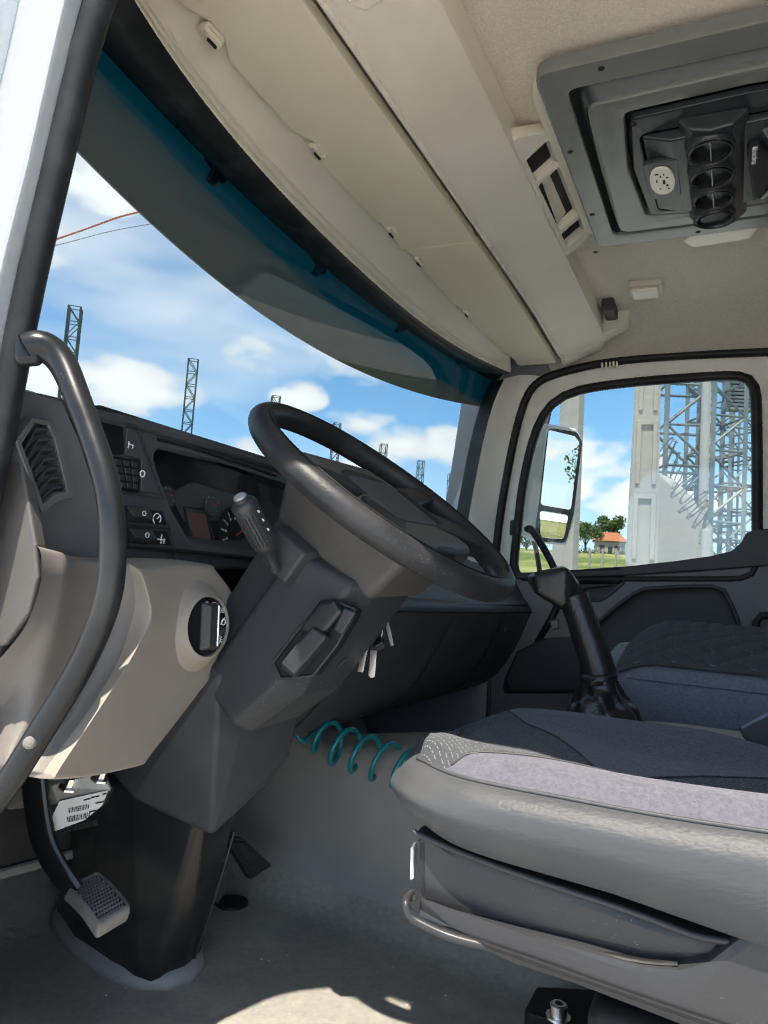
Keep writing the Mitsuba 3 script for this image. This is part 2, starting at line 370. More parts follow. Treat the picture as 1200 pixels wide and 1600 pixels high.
# overhead cables
for nm, pts, r, mt, lb in (('cable', [[8.513,12.501,6.377],[9.106,12.33,6.839],[9.816,11.885,7.454],[10.368,11.802,7.902],[10.927,11.711,8.308],[12.223,11.102,9.413]], .014, 'wire_red', 'thick reddish twisted overhead cable crossing the sky beside the door pillar'),
                           ('cable', [[8.509,12.502,6.414],[9.117,12.328,6.74],[9.837,11.88,7.26],[10.452,11.675,7.671],[11.087,11.43,8.068],[12.341,10.958,8.941]], .007, 'wire_grey', 'thin grey overhead cable just below the reddish one')):
    m = tube(pts, r, 8, 40)
    if mt == 'wire_red':
        p = resample(pts, 160); tt = np.gradient(p, axis=0); tt /= np.linalg.norm(tt, axis=1, keepdims=True)
        a = np.cross(tt, A(0, 0, 1)); a /= np.linalg.norm(a, axis=1, keepdims=True); b = np.cross(tt, a); ph = np.arange(160)*.9
        m = cat(*[tube(p+.010*(np.cos(ph+o)[:, None]*a+np.sin(ph+o)[:, None]*b), .011, 6, spline=False) for o in (0, 2.1, 4.2)])
    solo(nm, m, mt, lb, 'cable')

# concrete poles and block seen through the passenger window
def pole(base, w0, w1, h, label, flutes=False):
    t = thing('concrete_pole', label, 'pole')
    x, y, z0 = base
    n = 16 if flutes else 4
    def ring(z, w):
        if flutes: return [A(x+w/2*(1-.07*(k % 2))*math.cos(k*2*np.pi/n), y+w/2*(1-.07*(k % 2))*math.sin(k*2*np.pi/n), z) for k in range(n)]
        a0 = math.radians(45+12); return [A(x+w*.707*math.cos(a0+k*np.pi/2), y+w*.707*math.sin(a0+k*np.pi/2), z) for k in range(4)]
    a, b = ring(z0, w0), ring(z0+h, w1)
    m = trimesh.convex.convex_hull(np.array(a+b))
    part(t, 'shaft', m, 'concrete', 20)
    if not flutes:
        d = A(math.cos(math.radians(192)), math.sin(math.radians(192)), 0); s = A(-d[1], d[0], 0)
        for z in np.arange(z0+.5, z0+h-.5, 1.0):
            w = w0+(w1-w0)*(z-z0)/h; c = A(x, y, z+.4)+d*(w/2+.005)
            R = np.stack([d, s, A(0, 0, 1)], 1)
            part(t, 'raised_panel', cat(bx(c+s*w*.30, (.05, w*.16, .86), .008, R), bx(c-s*w*.30, (.05, w*.16, .86), .008, R), bx(c+A(0, 0, .40), (.05, w*.6, .06), .008, R)), 'concrete')
    return t
pA = [[11.499,2.494,2.428]][0]; pB = [[9.936,1.158,2.215]][0]
pole((pA[0], pA[1], -1.25), .46, .36, 7.0, 'smooth round concrete pole behind the side mirror', True)
pole((pB[0], pB[1], -1.25), .44, .26, 6.5, 'square concrete pole with recessed panels in the middle of the passenger window')
blk = [[11.562,1.157,2.67],[11.699,0.918,2.451],[11.923,0.563,1.923],[12.028,0.525,1.064],[11.739,1.135,1.017]]
solo('concrete_block', slab(blk, A(.7, -.2, 0), .02), 'concrete', 'sloping grey concrete block right of the panelled pole', 'block')
pst = [[9.831,0.357,1.542]][0]
solo('marker_post', cat(lathe([(0, .12), (.05, .11), (.07, .07), (.07, -1.6), (0, -1.6)], A(*pst), A(0, 0, 1), 16)), 'post_paint', 'short white round-topped post at the foot of the wire coils', 'post')
# razor wire coils running down to the right
wire = []
cl = resample([[10.479,1.034,2.937],[10.597,0.847,2.662],[10.735,0.648,2.243],[10.832,0.502,1.982],[10.908,0.39,1.765],[11.014,0.198,1.626]], 40)
for k in range(3, 39, 3):
    c = cl[k]; q = rng.normal(size=3)*.25; ax = norm(A(.3, -.8, -.4)+q); a = norm(np.cross(ax, A(0, 0, 1))); b = np.cross(ax, a)
    rr = .17+.08*rng.random(); t = np.linspace(0, 2*np.pi, 22)[:-1]
    wire.append(tube(c+rr*(np.cos(t)[:, None]*a+np.sin(t)[:, None]*b), .0085, 4, closed=True, spline=False))
    for x in t[::3]: 
        p = c+rr*(math.cos(x)*a+math.sin(x)*b); wire.append(bar(p-ax*.035, p+ax*.035+a*.01, .005))
solo('razor_wire', cat(wire), 'razor', 'tangled coils of razor wire along the sloping concrete block', 'wire')
for i, (px, D, lb) in enumerate((([[13.279,0.912,3.381]][0], 13, 'nearest galvanised lattice mast right of the panelled concrete pole'), ([[15.682,0.455,3.836]][0], 15, 'second galvanised lattice mast in the passenger window'),
                             ([[20.18,0.191,4.697]][0], 19, 'third galvanised lattice mast, below the grey canopy'), ([[25.772,-0.077,5.768]][0], 24, 'farthest galvanised lattice mast at the right edge of the passenger window'))):
    lattice(px[0], px[1], -1.25, 8.5, .62+.02*D*.6, .35+.2*i, .72, .05, .026, 'galv', lb, 'galvanised masts seen through the passenger window')
ppx = [[12.589,0.522,3.243]][0]
solo('pipe_post', lathe([(0, 8), (.075, 8), (.075, -.0), (.08, 0), (.08, -.1), (0, -.1)], A(ppx[0], ppx[1], -1.25), A(0, 0, 1), 14), 'post_paint', 'tall white pipe standing among the galvanised masts', 'post')
# canopy at the top right
cn = thing('canopy', 'grey corrugated canopy at the top right of the passenger window', 'canopy')
c0 = [[16.668,0.269,5.991],[17.123,-0.693,6.065],[17.253,-0.72,4.909],[16.792,0.243,4.89]]
part(cn, 'frame', cat(tube(c0+[c0[0]], .07, 4, spline=False), bar(c0[0], c0[2], .05)), 'galv')
for k in range(14):
    f0, f1 = (k+.15)/14, (k+.85)/14; q = np.array(c0)
    a, b = q[0]+(q[3]-q[0])*f0, q[1]+(q[2]-q[1])*f0; c, d = q[1]+(q[2]-q[1])*f1, q[0]+(q[3]-q[0])*f1
    part(cn, 'slat', slab([a, b, c, d], A(.15, .05, 0), .01), 'galv')
# house, trees and fence on the rise
hp = A(*[[190.692,28.828,11.538]][0])
hs = thing('house', 'small far house with an orange tiled roof between two trees', 'house')
hz = float(terrain(hp[0], hp[1]))
zz = max(hz, hp[2]-1)-.5
R = np.stack([A(.2, -.98, 0), A(.98, .2, 0), A(0, 0, 1)], 1)
part(hs, 'wall', bx(A(hp[0], hp[1], zz+1.8), (7.2, 6, 3.6), 0, R), 'wall')
rf = trimesh.convex.convex_hull(np.array([[s*4.2, t*3.8, 3.5] for s in (-1, 1) for t in (-1, 1)]+[[s*2.0, 0, 5.9] for s in (-1, 1)]) @ R.T+A(hp[0], hp[1], zz))
part(hs, 'roof', rf, 'terracotta')
for s in (-1.9, 1.7): part(hs, 'window', bx(A(hp[0], hp[1], zz+1.9)+R @ A(s, -3.02, 0), (1.2, .12, 1.1), 0, R), 'window_dark')
part(hs, 'door', bx(A(hp[0], hp[1], zz+1.1)+R @ A(0, -3.02, 0), (1., .12, 2.1), 0, R), 'window_dark')
def tree(base, h, w, label, n=1500, leaf=.3, seed=1, group=None, trunk_h=.35):
    r = np.random.default_rng(seed); base = np.asarray(base, float)
    t = thing('tree', label, 'tree', group)
    br = [tube([base, base+A(.02*h, 0, h*trunk_h*.6), base+A(0, .03*h, h*.6)], [h*.035, h*.026, h*.012], 7)]
    cl = []
    for k in range(15):
        th = r.uniform(0, 6.28); rr = w*.5*math.sqrt(r.random())*.8; z = h*(trunk_h+.12+(1-trunk_h-.2)*r.random()*(1-.45*(2*rr/w)**2))
        c = base+A(rr*math.cos(th), rr*math.sin(th), z); cl.append((c, w*r.uniform(.13, .24)))
        br.append(tube([base+A(0, 0, h*trunk_h*r.uniform(.6, 1.2)), (c+base+A(0, 0, h*.45))/2, c], [h*.014, h*.009, h*.004], 5))
    part(t, 'trunk', cat(br), 'bark')
    vs, fs = [], []
    for i in range(n):
        c, q = cl[r.integers(len(cl))]; d = r.normal(size=3); d /= np.linalg.norm(d); p = c+d*q*r.random()**.4*A(1, 1, .75)
        a = norm(r.normal(size=3)); b = norm(np.cross(a, r.normal(size=3))); s = leaf*r.uniform(.6, 1.3)
        k = len(vs); vs += [p-a*s, p+b*s*.5, p+a*s, p-b*s*.5]; fs += [[k, k+1, k+2], [k, k+2, k+3]]
    part(t, 'crown', trimesh.Trimesh(np.array(vs), np.array(fs), process=False), 'leaf', False)
for (p, h, w, lb, sd) in ((A(*[[172.868,31.519,9.687]][0]), 8.5, 8.5, 'round green tree left of the house with the orange roof', 1), (A(*[[206.345,30.992,11.739]][0]), 11.5, 8.5, 'taller tree behind the orange roof', 2), (A(*[[147.4,38.577,7.544]][0]), 6, 8, 'low bush seen left of the side mirror', 3)):
    tree(A(p[0], p[1], p[2]-.3), h, w, lb, 1600, h*.042, sd)
fp = [[59.108,14.662,2.682],[60.116,12.51,2.951],[60.931,10.778,3.136],[61.369,9.843,3.26],[61.834,8.859,3.336]]
for p, lb in zip(fp, ('pale fence post left of the side mirror, below the bush', 'pale fence post just right of the side mirror', 'pale fence post in front of the round tree', 'pale fence post in front of the house door', 'pale fence post nearest the panelled concrete pole')):
    solo('fence_post', bx(A(p[0], p[1], p[2]-.1), (.16, .16, 2.6), .01), 'concrete', lb, 'post', 'fence posts in the grass')
# what the mirror sees behind the truck
tree(A(10.2, -24, -1.25), 8.5, 8, 'big tree behind the truck, seen only in the side mirror', 14000, .085, 8, trunk_h=.22)
tree(A(12, -30, -1.25), 9, 9, 'second tree farther behind, seen only in the side mirror', 5000, .14, 9, trunk_h=.2)
rb = np.array([[A(x, y, -1.235+.03*abs(y+9)) for x in np.linspace(-6, 40, 12)] for y in np.linspace(-9, -60, 16)])
structure('verge', sheet(rb), 'grass', True, 'grass bank behind the truck')
for q_, w_, lb, sd in (([[182.096,30.775,10.128]][0], 6, 'low hedge in front of the far house, left of its door', 21), ([[182.5,25.212,10.576]][0], 6.5, 'low hedge in front of the far house, right of its door', 22), ([[151.725,29.444,8.248]][0], 7, 'low bush below the round far tree', 23)):
    tree(A(q_[0], q_[1], q_[2]-1.2), 3.0, w_, lb, 900, .16, sd, trunk_h=.05)

# ------------------------------------------------------------ the cab: shell, floor, ceiling, glass
cab = thing('truck_cab', 'white truck cab seen through its open driver door', 'truck')
def cbox(name, lo, hi, mat, r=.004):
    lo, hi = np.asarray(lo, float), np.asarray(hi, float); return part(cab, name, bx((lo+hi)/2, hi-lo, r), mat)
cbox('rear_wall', (-.02, -1.03, -.1), (2.13, -1.0, 1.70), 'doorskin')
cbox('roof_panel', (-.03, -1.03, 1.67), (2.14, 1.02, 1.70), 'white_paint')
cbox('side_panel', (2.09, -1.0, -.1), (2.13, -.17, 1.67), 'cream_paint')
cbox('firewall', (-.02, 1.36, -.1), (2.13, 1.40, .92), 'dark')
cbox('floor_pan', (-.02, -1.0, -.12), (2.12, 1.40, -.02), 'dark')
cbox('cowl', (-.02, .98, .86), (2.13, 1.40, .90), 'dark')
# driver-side body: one pressed panel with the door aperture cut out (pillar raked as in the photo)
PIL = [[0,0.598,1.291],[0,0.61,1.219],[0,0.628,1.1],[0,0.647,1.004],[-0,0.657,0.928],[0,0.661,0.865],[0,0.666,0.803]]
apert = [A(0, .50, 1.475)]+[A(*p) for p in PIL]+[A(0, .715, .60), A(0, .715, .10), A(0, .68, .02), A(0, -.40, .02), A(0, -.45, .06), A(0, -.45, 1.44), A(0, -.40, 1.50), A(0, .42, 1.505)]
apert = [p for p in apert]
outer = [A(0, -1.03, -.1), A(0, 1.38, -.1), A(0, 1.38, .88), A(0, .97, 1.0), A(0, .93, 1.5), A(0, .80, 1.69), A(0, -1.03, 1.69)]
big = [p+np.sign(A(0, p[1]-.1, p[2]-.75))*A(0, .030, .012) for p in apert]
part(cab, 'body_side', plate([p[1:] for p in outer], [[p[1:] for p in big]], A(-.022, 0, 0), A(0, 1, 0), A(0, 0, 1), A(1, 0, 0), .03, .006, 0, .03), 'white_paint')
# outer step of the pillar: a second skin further out and forward of the white flange
step = [A(-.045, p[1]+.105, p[2]) for p in ([A(0, .575, 1.49)]+[A(*p) for p in PIL]+[A(0, .715, .60), A(0, .715, .1)])]+[A(-.045, 1.38, .1), A(-.045, 1.38, .85), A(-.045, 1.05, 1.0), A(-.045, .95, 1.49)]
part(cab, 'pillar_skin', slab(step, A(.04, 0, 0), .012), 'mirror_shell')
def loopy(off, x): 
    c = A(0, .1, .76)
    return [A(x, p[1]-(off if p[1] > .1 else -off), p[2]-(off*.6 if p[2] > .76 else -off*.6)) for p in apert]
def dense(pts, step=.04):
    out = []
    q = [np.asarray(p, float) for p in pts]
    for a, b in zip(q, q[1:]+q[:1]):
        n = max(1, int(np.linalg.norm(b-a)/step)); out += [a+(b-a)*k/n for k in range(n)]
    return out
def soft(pts, it=3):
    p = np.array(dense(pts))
    for _ in range(it): p = (np.roll(p, 1, 0)+2*p+np.roll(p, -1, 0))/4
    return p
part(cab, 'door_seal', tube(soft(loopy(-.021, .006)), .0145, 12, closed=True, spline=False), 'rubber', 60, 'inner black rubber lip of the driver door opening')
part(cab, 'door_seal', tube(soft(loopy(-.041, .012)), .0155, 12, closed=True, spline=False), 'rubber', 60, 'outer black rubber lip of the driver door opening')
part(cab, 'door_seal', tube(soft(loopy(-.031, .008)), .0125, 8, closed=True, spline=False), 'rubber', 60)
# passenger-side body round the door and pillar trim
part(cab, 'pillar_trim', sheet(fine([[[2.06,0.648,1.481],[2.065,0.714,1.298],[2.065,0.742,1.118],[2.065,0.763,0.99],[2.065,0.769,0.875],[2.065,0.758,0.693]], [[2.05,0.709,1.487],[2.045,0.753,1.325],[2.04,0.79,1.172],[2.035,0.81,1.044],[2.03,0.817,0.95],[2.03,0.81,0.757]], [[2,0.764,1.462],[2,0.805,1.351],[2,0.833,1.212],[2,0.853,1.073],[2,0.867,0.953],[2,0.873,0.774]]], 9, 24)), 'cream_paint')
part(cab, 'pillar_edge', sheet(fine([[[2,0.764,1.462],[2,0.805,1.351],[2,0.833,1.212],[2,0.853,1.073],[2,0.867,0.953],[2,0.873,0.774]], [A(2.03, p[1]+.06, p[2]) for p in [A(*q) for q in [[2,0.764,1.462],[2,0.805,1.351],[2,0.833,1.212],[2,0.853,1.073],[2,0.867,0.953],[2,0.873,0.774]]]]], 4, 24)), 'rubber')
frame_out = [[2.09,0.817,0.758],[2.09,0.798,0.922],[2.09,0.775,1.063],[2.09,0.748,1.216],[2.09,0.721,1.334],[2.09,0.683,1.435],[2.09,0.644,1.48],[2.09,0.576,1.507],[2.09,0.422,1.53],[2.09,0.213,1.536],[2.09,0.018,1.533],[2.09,-0.284,1.523],[2.09,-0.292,0.826]]
part(cab, 'body_side', plate([(-1.0, -.1), (1.38, -.1), (1.38, .88), (1.0, 1.0), (.95, 1.5), (.80, 1.69), (-1.0, 1.69)], [[p[1:] for p in frame_out[:-1]]+[frame_out[-1][1:]]+[(-.2, .02), (.74, .02)]], A(2.135, 0, 0), A(0, 1, 0), A(0, 0, 1), A(-1, 0, 0), .03, .004), 'white_paint')
# windscreen
def gy(x, z): return .925-.10*(x-1.03)**2+.30*(1.45-z)
GX = np.linspace(.0, 2.06, 25); GZ = np.linspace(.86, 1.50, 14)
part(cab, 'windscreen', sheet([[A(x, gy(x, z), z) for x in GX] for z in GZ]), 'windscreen', True, 'curved windscreen with a teal sun band along its top')
# black edge band of the windscreen and the pleated header trim
B = [[0.08,0.751,1.45],[0.139,0.764,1.45],[0.269,0.801,1.45],[0.437,0.827,1.45],[0.596,0.847,1.45],[0.912,0.864,1.45],[1.315,0.85,1.45],[1.664,0.816,1.45],[1.848,0.76,1.45],[1.908,0.732,1.45]]
H = [[0.104,0.724,1.462],[0.166,0.735,1.462],[0.325,0.777,1.462],[0.557,0.821,1.462],[0.857,0.834,1.462],[1.155,0.841,1.462],[1.517,0.819,1.462],[1.753,0.775,1.462],[1.895,0.734,1.462],[1.915,0.712,1.462]]
def smoothed(P, n=60):
    q = np.array(P); cy = np.polyfit(q[:, 0], q[:, 1], 4); x = np.linspace(q[0, 0], q[-1, 0], n); return [A(a, np.polyval(cy, a), q[0, 2]) for a in x]
B, H = smoothed(B), smoothed(H)
V2 = [A(p[0], .742-.03*((p[0]-1.03)/.95)**4, 1.512) for p in H]
V1 = [a_*.5+b_*.5+A(0, 0, -.003) for a_, b_ in zip(H, V2)]
V3 = [A(p[0], .60, 1.60) for p in H]
Bo = [A(p[0], gy(p[0], 1.455)+.004, 1.468) for p in B]
part(cab, 'windscreen_gasket', sheet(fine([Bo, B, H], 5, 60)), 'rubber', 40)
pleats = [(0, 0), (.02, .006), (.07, .006), (.085, 0), (.13, 0), (.145, .005), (.20, .005), (.215, 0), (.27, 0), (.285, .004), (.33, .004), (.35, 0), (.5, -.002), (.75, -.003), (1, 0)]
hd = [[a_*(1-t)+b_*t-A(0, o*.5, o) for a_, b_ in zip(H, V2)] for t, o in pleats]+[V3]
part(cab, 'header_trim', sheet(hd), 'trim', 30)
part(cab, 'header_panel', sheet([[A(x, gy(x, 1.468)+.004, 1.468) for x in GX], [A(x, gy(x, 1.5)-.02, 1.50) for x in GX], [A(x, .86, 1.68) for x in GX]]), 'dark')
# floor and tunnel
fx = np.linspace(.0, .93, 24); fy = np.linspace(-1.0, 1.36, 60)
def floor_z(x, y):
    z = .05
    toe = np.clip((y-1.10)/.24, 0, 1); z += .30*toe*toe
    return z
def foot(y): return float(np.interp(y, [-1, .2, .38, .59, .82, .94, 1.36], [.79, .80, .825, .85, .875, .886, .90]))
rows = []
for y in fy:
    f = foot(y); zt = float(np.interp(y, [-1, .1, .3, .55, .8, 1.0, 1.36], [.47, .47, .455, .395, .355, .40, .52])); lean = .05
    x0 = f
    sec = [A(x, y, floor_z(x, y)) for x in np.linspace(0.0, x0-.06, 16)]
    b = floor_z(x0, y)
    zt = max(zt, b+.06)
    sec += [A(x0-.03, y, b+.004), A(x0-.010, y, b+.018), A(x0+.006, y, b+.05)]
    for t in (.25, .5, .75): sec.append(A(x0+.006+lean*t, y, b+.05+(zt-.04-b-.05)*t))
    sec += [A(x0+.058, y, zt-.03), A(x0+.072, y, zt-.010), A(x0+.10, y, zt), A(1.03, y, zt+.006)]
    rows.append(sec)
rows = np.array(rows)
structure('floor', sheet(rows[:, :19]), 'floor', True, 'dusty grey vinyl cab floor with a stamped pattern')
part(cab, 'engine_tunnel', sheet(np.concatenate([rows[:, 18:], (rows[:, 18:]*A(-1, 1, 1)+A(2.06, 0, 0))[:, ::-1], ], 1)), 'tunnel', True, 'grained grey vinyl cover of the engine tunnel')
part(cab, 'passenger_floor', sheet((rows[:, :19]*A(-1, 1, 1)+A(2.06, 0, 0))[:, ::-1]), 'tunnel', True)
# left kick panel and toe-board pieces
part(cab, 'kick_panel', slab([[0.233,1.02,0.392],[0.393,1.02,0.346],[0.634,1.02,0.297],[0.646,1.02,0.21],[0.554,1.02,0.217],[0.474,1.02,0.218],[0.338,1.02,0.227],[0.254,1.02,0.231]], A(0, .06, .0), .006, .01), 'satin', label='speckled dark plastic panel left of the clutch pedal')
part(cab, 'toe_panel', slab([A(.05, 1.12, .17), A(.60, 1.12, .17), A(.60, 1.06, .62), A(.05, 1.06, .62)], A(0, .03, .01), .006), 'satin')
part(cab, 'toe_strip', tube([[0.251,1.015,0.231],[0.334,1.015,0.226],[0.47,1.015,0.216],[0.549,1.015,0.216],[0.641,1.015,0.208]], .008, 8), 'tunnel')
# headliner with coved sides
hx = np.linspace(.0, 2.075, 60)
def hz_(x, y):
    z = 1.63
    for d in (x-.0, 2.075-x):
        if d < .30: z -= .125*(1-d/.30)**2.2
    return z
structure('ceiling', sheet([[A(x, y, hz_(x, y)) for x in hx] for y in np.linspace(-1.0, .62, 30)]), 'headliner', True, 'grey beige fabric headliner')

# ------------------------------------------------------------ passenger door
door = thing('passenger_door', 'closed passenger door with grey trim and a cream framed window', 'door')
open_ = [[2.065,0.715,0.752],[2.065,0.707,0.85],[2.065,0.695,1.072],[2.065,0.669,1.238],[2.065,0.638,1.337],[2.065,0.61,1.385],[2.065,0.571,1.409],[2.065,0.503,1.429],[2.065,0.31,1.444],[2.065,0.111,1.448],[2.065,-0.002,1.45],[2.065,-0.028,1.44],[2.065,-0.041,1.412],[2.065,-0.049,1.212],[2.065,-0.058,0.801]]
edge = [[2.065,0.784,0.73],[2.065,0.781,0.962],[2.065,0.761,1.158],[2.065,0.734,1.305],[2.065,0.695,1.424],[2.065,0.649,1.466],[2.065,0.575,1.493],[2.065,0.417,1.517],[2.065,0.211,1.526],[2.065,0.018,1.523],[2.065,-0.281,1.514],[2.065,-0.289,0.8]]
part(door, 'frame', slab(edge, A(.04, 0, 0), .005, 0, [open_]), 'cream_paint', label='cream painted window frame')
ring = [A(2.058, p[1], p[2]) for p in [A(*q) for q in open_]]
part(door, 'window_seal', tube([A(2.058, p[1], p[2]) for p in soft(ring, 2)], .0165, 10, closed=True, spline=False), 'rubber', 60)
part(door, 'door_seal', tube([A(2.056, p[1], p[2]) for p in resample([[2.06,0.779,0.748],[2.06,0.771,0.943],[2.06,0.749,1.141],[2.06,0.723,1.304],[2.06,0.685,1.425],[2.06,0.641,1.467],[2.06,0.569,1.491],[2.06,0.417,1.516],[2.06,0.211,1.524],[2.06,0.018,1.521],[2.06,-0.281,1.512]], 60)], .0145, 10, spline=False), 'rubber', 60)
part(door, 'pane', sheet([[A(2.085, y, z) for y in np.linspace(-.10, .78, 3)] for z in (.775, 1.45)]), 'pane', False, 'slightly tinted window pane')
pocket = [[2.045,0.431,0.606],[2.045,0.36,0.679],[2.045,0.303,0.729],[2.045,0.266,0.749],[2.045,0.166,0.762],[2.045,0.069,0.77],[2.045,0.034,0.759],[2.045,0.012,0.717],[2.045,-0.006,0.673],[2.045,-0.022,0.593],[2.045,-0.027,0.382],[2.045,0.468,0.312]]
cubby = [[2.045,0.562,0.77],[2.045,0.342,0.79],[2.045,0.341,0.765],[2.045,0.39,0.717],[2.045,0.41,0.705],[2.045,0.559,0.698]]
panel_o = [[2.045,0.78,0.768],[2.045,0.49,0.796],[2.045,0.315,0.817],[2.045,0.169,0.841],[2.045,0.075,0.86],[2.045,0.015,0.879],[2.045,-0.014,0.911],[2.045,-0.028,0.939],[2.045,-0.049,0.95],[2.045,-0.301,0.968]]
panel_o = panel_o+[A(2.045, panel_o[-1][1], .06).tolist(), A(2.045, panel_o[0][1], .06).tolist()]
part(door, 'panel', slab(panel_o, A(.03, 0, 0), .008, .012, [pocket, cubby], .010), 'doorskin', 50)
part(door, 'belt_trim', slab([[2.033,0.696,0.773],[2.033,0.488,0.798],[2.033,0.313,0.82],[2.033,0.168,0.845],[2.033,0.075,0.864],[2.033,0.015,0.883],[2.033,-0.011,0.911],[2.033,-0.024,0.94],[2.033,-0.049,0.953],[2.033,-0.3,0.97],[2.033,-0.3,0.94],[2.033,-0.086,0.842],[2.033,0.12,0.813],[2.033,0.312,0.789],[2.033,0.695,0.753]], A(.014, 0, 0), .005, .012), 'doordark', 50)
part(door, 'demister_slot', slab([[2.031,0.53,0.793],[2.031,0.345,0.812],[2.031,0.345,0.806],[2.031,0.53,0.787]], A(.004, 0, 0), .0006), 'dark')
# recesses: backs and sloping floors
po = [A(*p) for p in pocket]
top_in = [A(2.095, p[1], p[2]) for p in po]
part(door, 'pocket', cat(sheet([[A(2.075, p[1], p[2]) for p in po]+[A(2.075, po[0][1], po[0][2])], [A(2.10, p[1]*.98+.004, p[2]-.006) for p in po]+[A(2.10, po[0][1]*.98+.004, po[0][2]-.006)]]),
     sheet([[A(2.083, y, .772) for y in (-.2, .75)], [A(2.10, y, .765) for y in (-.2, .75)], [A(2.10, y, .74) for y in (-.2, .75)], [A(2.085, y, .66) for y in (-.2, .75)], [A(2.055, y, .55) for y in (-.2, .75)], [A(2.05, y, .30) for y in (-.2, .75)]])), 'doordark', 40)
part(door, 'pocket_rim', tube([A(2.046, p[1], p[2]) for p in dense(po, .03)], .007, 8, closed=True, spline=False), 'doordark', 60)
part(door, 'handle_cubby', cat(slab([A(2.088, p[1], p[2]) for p in [A(*q) for q in cubby]], A(.01, 0, 0), .001), tube([A(2.047, p[1], p[2]) for p in dense([[2.045,0.562,0.77],[2.045,0.334,0.792],[2.045,0.333,0.761],[2.045,0.386,0.711],[2.045,0.408,0.699],[2.045,0.559,0.692]], .02)], .005, 8, closed=True, spline=False)), 'doordark')
part(door, 'opener', rh([[2.07,0.482,0.756],[2.07,0.371,0.774],[2.07,0.377,0.757],[2.07,0.477,0.737]], .006), 'black')
part(door, 'speaker_bulge', rh([[2.03,0.698,0.412],[2.03,0.664,0.498],[2.03,0.583,0.547],[2.03,0.466,0.565],[2.03,0.459,0.409],[2.03,0.685,0.381],[2.06,0.715,0.363],[2.06,0.433,0.398]], .012), 'doordark')
part(door, 'grab_handle', tube([[2,-0.113,0.694],[2,-0.071,0.691],[2,-0.056,0.67],[2,-0.056,0.598],[2,-0.063,0.561],[2,-0.115,0.563]], .011, 10, spline=False), 'rubber', 60)
part(door, 'seal_clip', cat(*[bx(p, (.012, .006, .022), .002) for p in [[2.045,0.433,1.501],[2.045,0.42,1.502],[2.045,0.407,1.502],[2.045,0.395,1.503],[2.045,0.384,1.502]]]), 'cream_lens')

# ------------------------------------------------------------ side mirror outside the passenger window
mir = thing('side_mirror', 'grey two-glass side mirror outside the passenger window', 'mirror')
mc = A(2.30, .619, 1.133); mn = norm(A(-.56, -.82, -.07)); um = norm(np.cross(mn, A(0, 0, 1))); vm = np.cross(um, mn)
def mp(s, z, d=0.): return mc+um*s+vm*z-mn*d
body = [mp(s, z, d) for s, z, d in ((.088, .20, 0), (-.05, .205, 0), (-.085, .17, 0), (-.085, -.12, 0), (-.055, -.225, 0), (.075, -.225, 0), (.098, -.19, 0), (.098, .16, 0), (.15, .155, .06), (.165, .08, .06), (.16, -.10, .06), (.14, -.195, .06), (.06, .18, .12), (-.03, .16, .10), (-.03, -.17, .10), (.06, -.18, .10))]
part(mir, 'housing', rh(body, .012), 'mirror_shell')
rim = [mp(s, z, -.0125) for s, z in ((.094, .198), (-.055, .206), (-.092, .172), (-.084, -.108), (-.058, -.228), (.080, -.232), (.104, -.20), (.100, .02))]
part(mir, 'rim', slab(rim, -mn*-.0+(-mn)*.02, .004, .03), 'rubber')
part(mir, 'main_glass', slab([mp(s, z, -.015) for s, z in ((.090, .188), (-.045, .185), (-.072, .165), (-.062, -.098), (.093, -.095))], -mn*.004, .0008, .014), 'mirror', label='large flat glass in the upper part of the mirror')
part(mir, 'wide_glass', slab([mp(s, z, -.015) for s, z in ((.094, -.116), (-.052, -.119), (-.040, -.212), (.075, -.216))], (-mn+vm*.06)*.004, .0008, .014), 'mirror', label='small wide-angle glass in the lower part of the mirror')
part(mir, 'arm', cat(tube([A(2.36, .70, 1.60), A(2.36, .685, 1.45), mp(.06, .15, .06)], .013, 8), tube([mp(.075, -.18, .05), A(2.345, .700, .86), A(2.33, .68, .78), A(2.30, .66, .72)], .010, 8)), 'rubber')
solo('warning_sign', cat(placed(trimesh.creation.cylinder(.03, 3.0), A(6.0, -15.2, .25), (1, 0, 0), (0, 1, 0)), bx(A(6.0, -15.17, 1.9), (.20, .03, .5), .005), trimesh.convex.convex_hull(np.array([[6+dx, -15.17+dy, z] for dy in (-.012, .012) for dx, z in ((-.28, 2.15), (.28, 2.15), (0, 2.65))]))), 'red_ink', 'small red arrow sign behind the truck, seen only in the side mirror', 'sign')

# ------------------------------------------------------------ outer sun visor above the windscreen
ov = thing('outer_visor', 'smoked outer sun visor hanging above the windscreen', 'sun visor')
xs = np.linspace(-.06, 2.16, 40)
def ovp(x, t):  # t 0 at the roof edge, 1 at the lower lip
    k = ((x-1.04)/1.06)**2
    return A(x, (.955+.048*t)-.113*k+.012*math.sin(t*3.14), 1.60+(1.306+.086*k-1.60)*t)
vis = fine([[ovp(x, t) for x in xs] for t in (0, .25, .5, .75, 1)], 14, 60)
part(ov, 'shield', cat(sheet(vis), sheet((vis+A(0, .006, .002))[:, ::-1]), sheet([vis[-1], vis[-1]+A(0, .006, .002)])), 'visor_out', True)
for x in (.22, .60, 1.04, 1.50, 1.90):
    a = ovp(x, .05); part(ov, 'bracket', cat(rh([a+A(-.014, -.05, -.01), a+A(.014, -.05, -.01), ovp(x, .42)+A(-.008, -.005, 0), ovp(x, .42)+A(.008, -.005, 0)], .005), tube([ovp(x, .30)+A(-.03, -.008, 0), ovp(x, .36)+A(.03, -.008, 0)], .008, 8)), 'hatchdark')

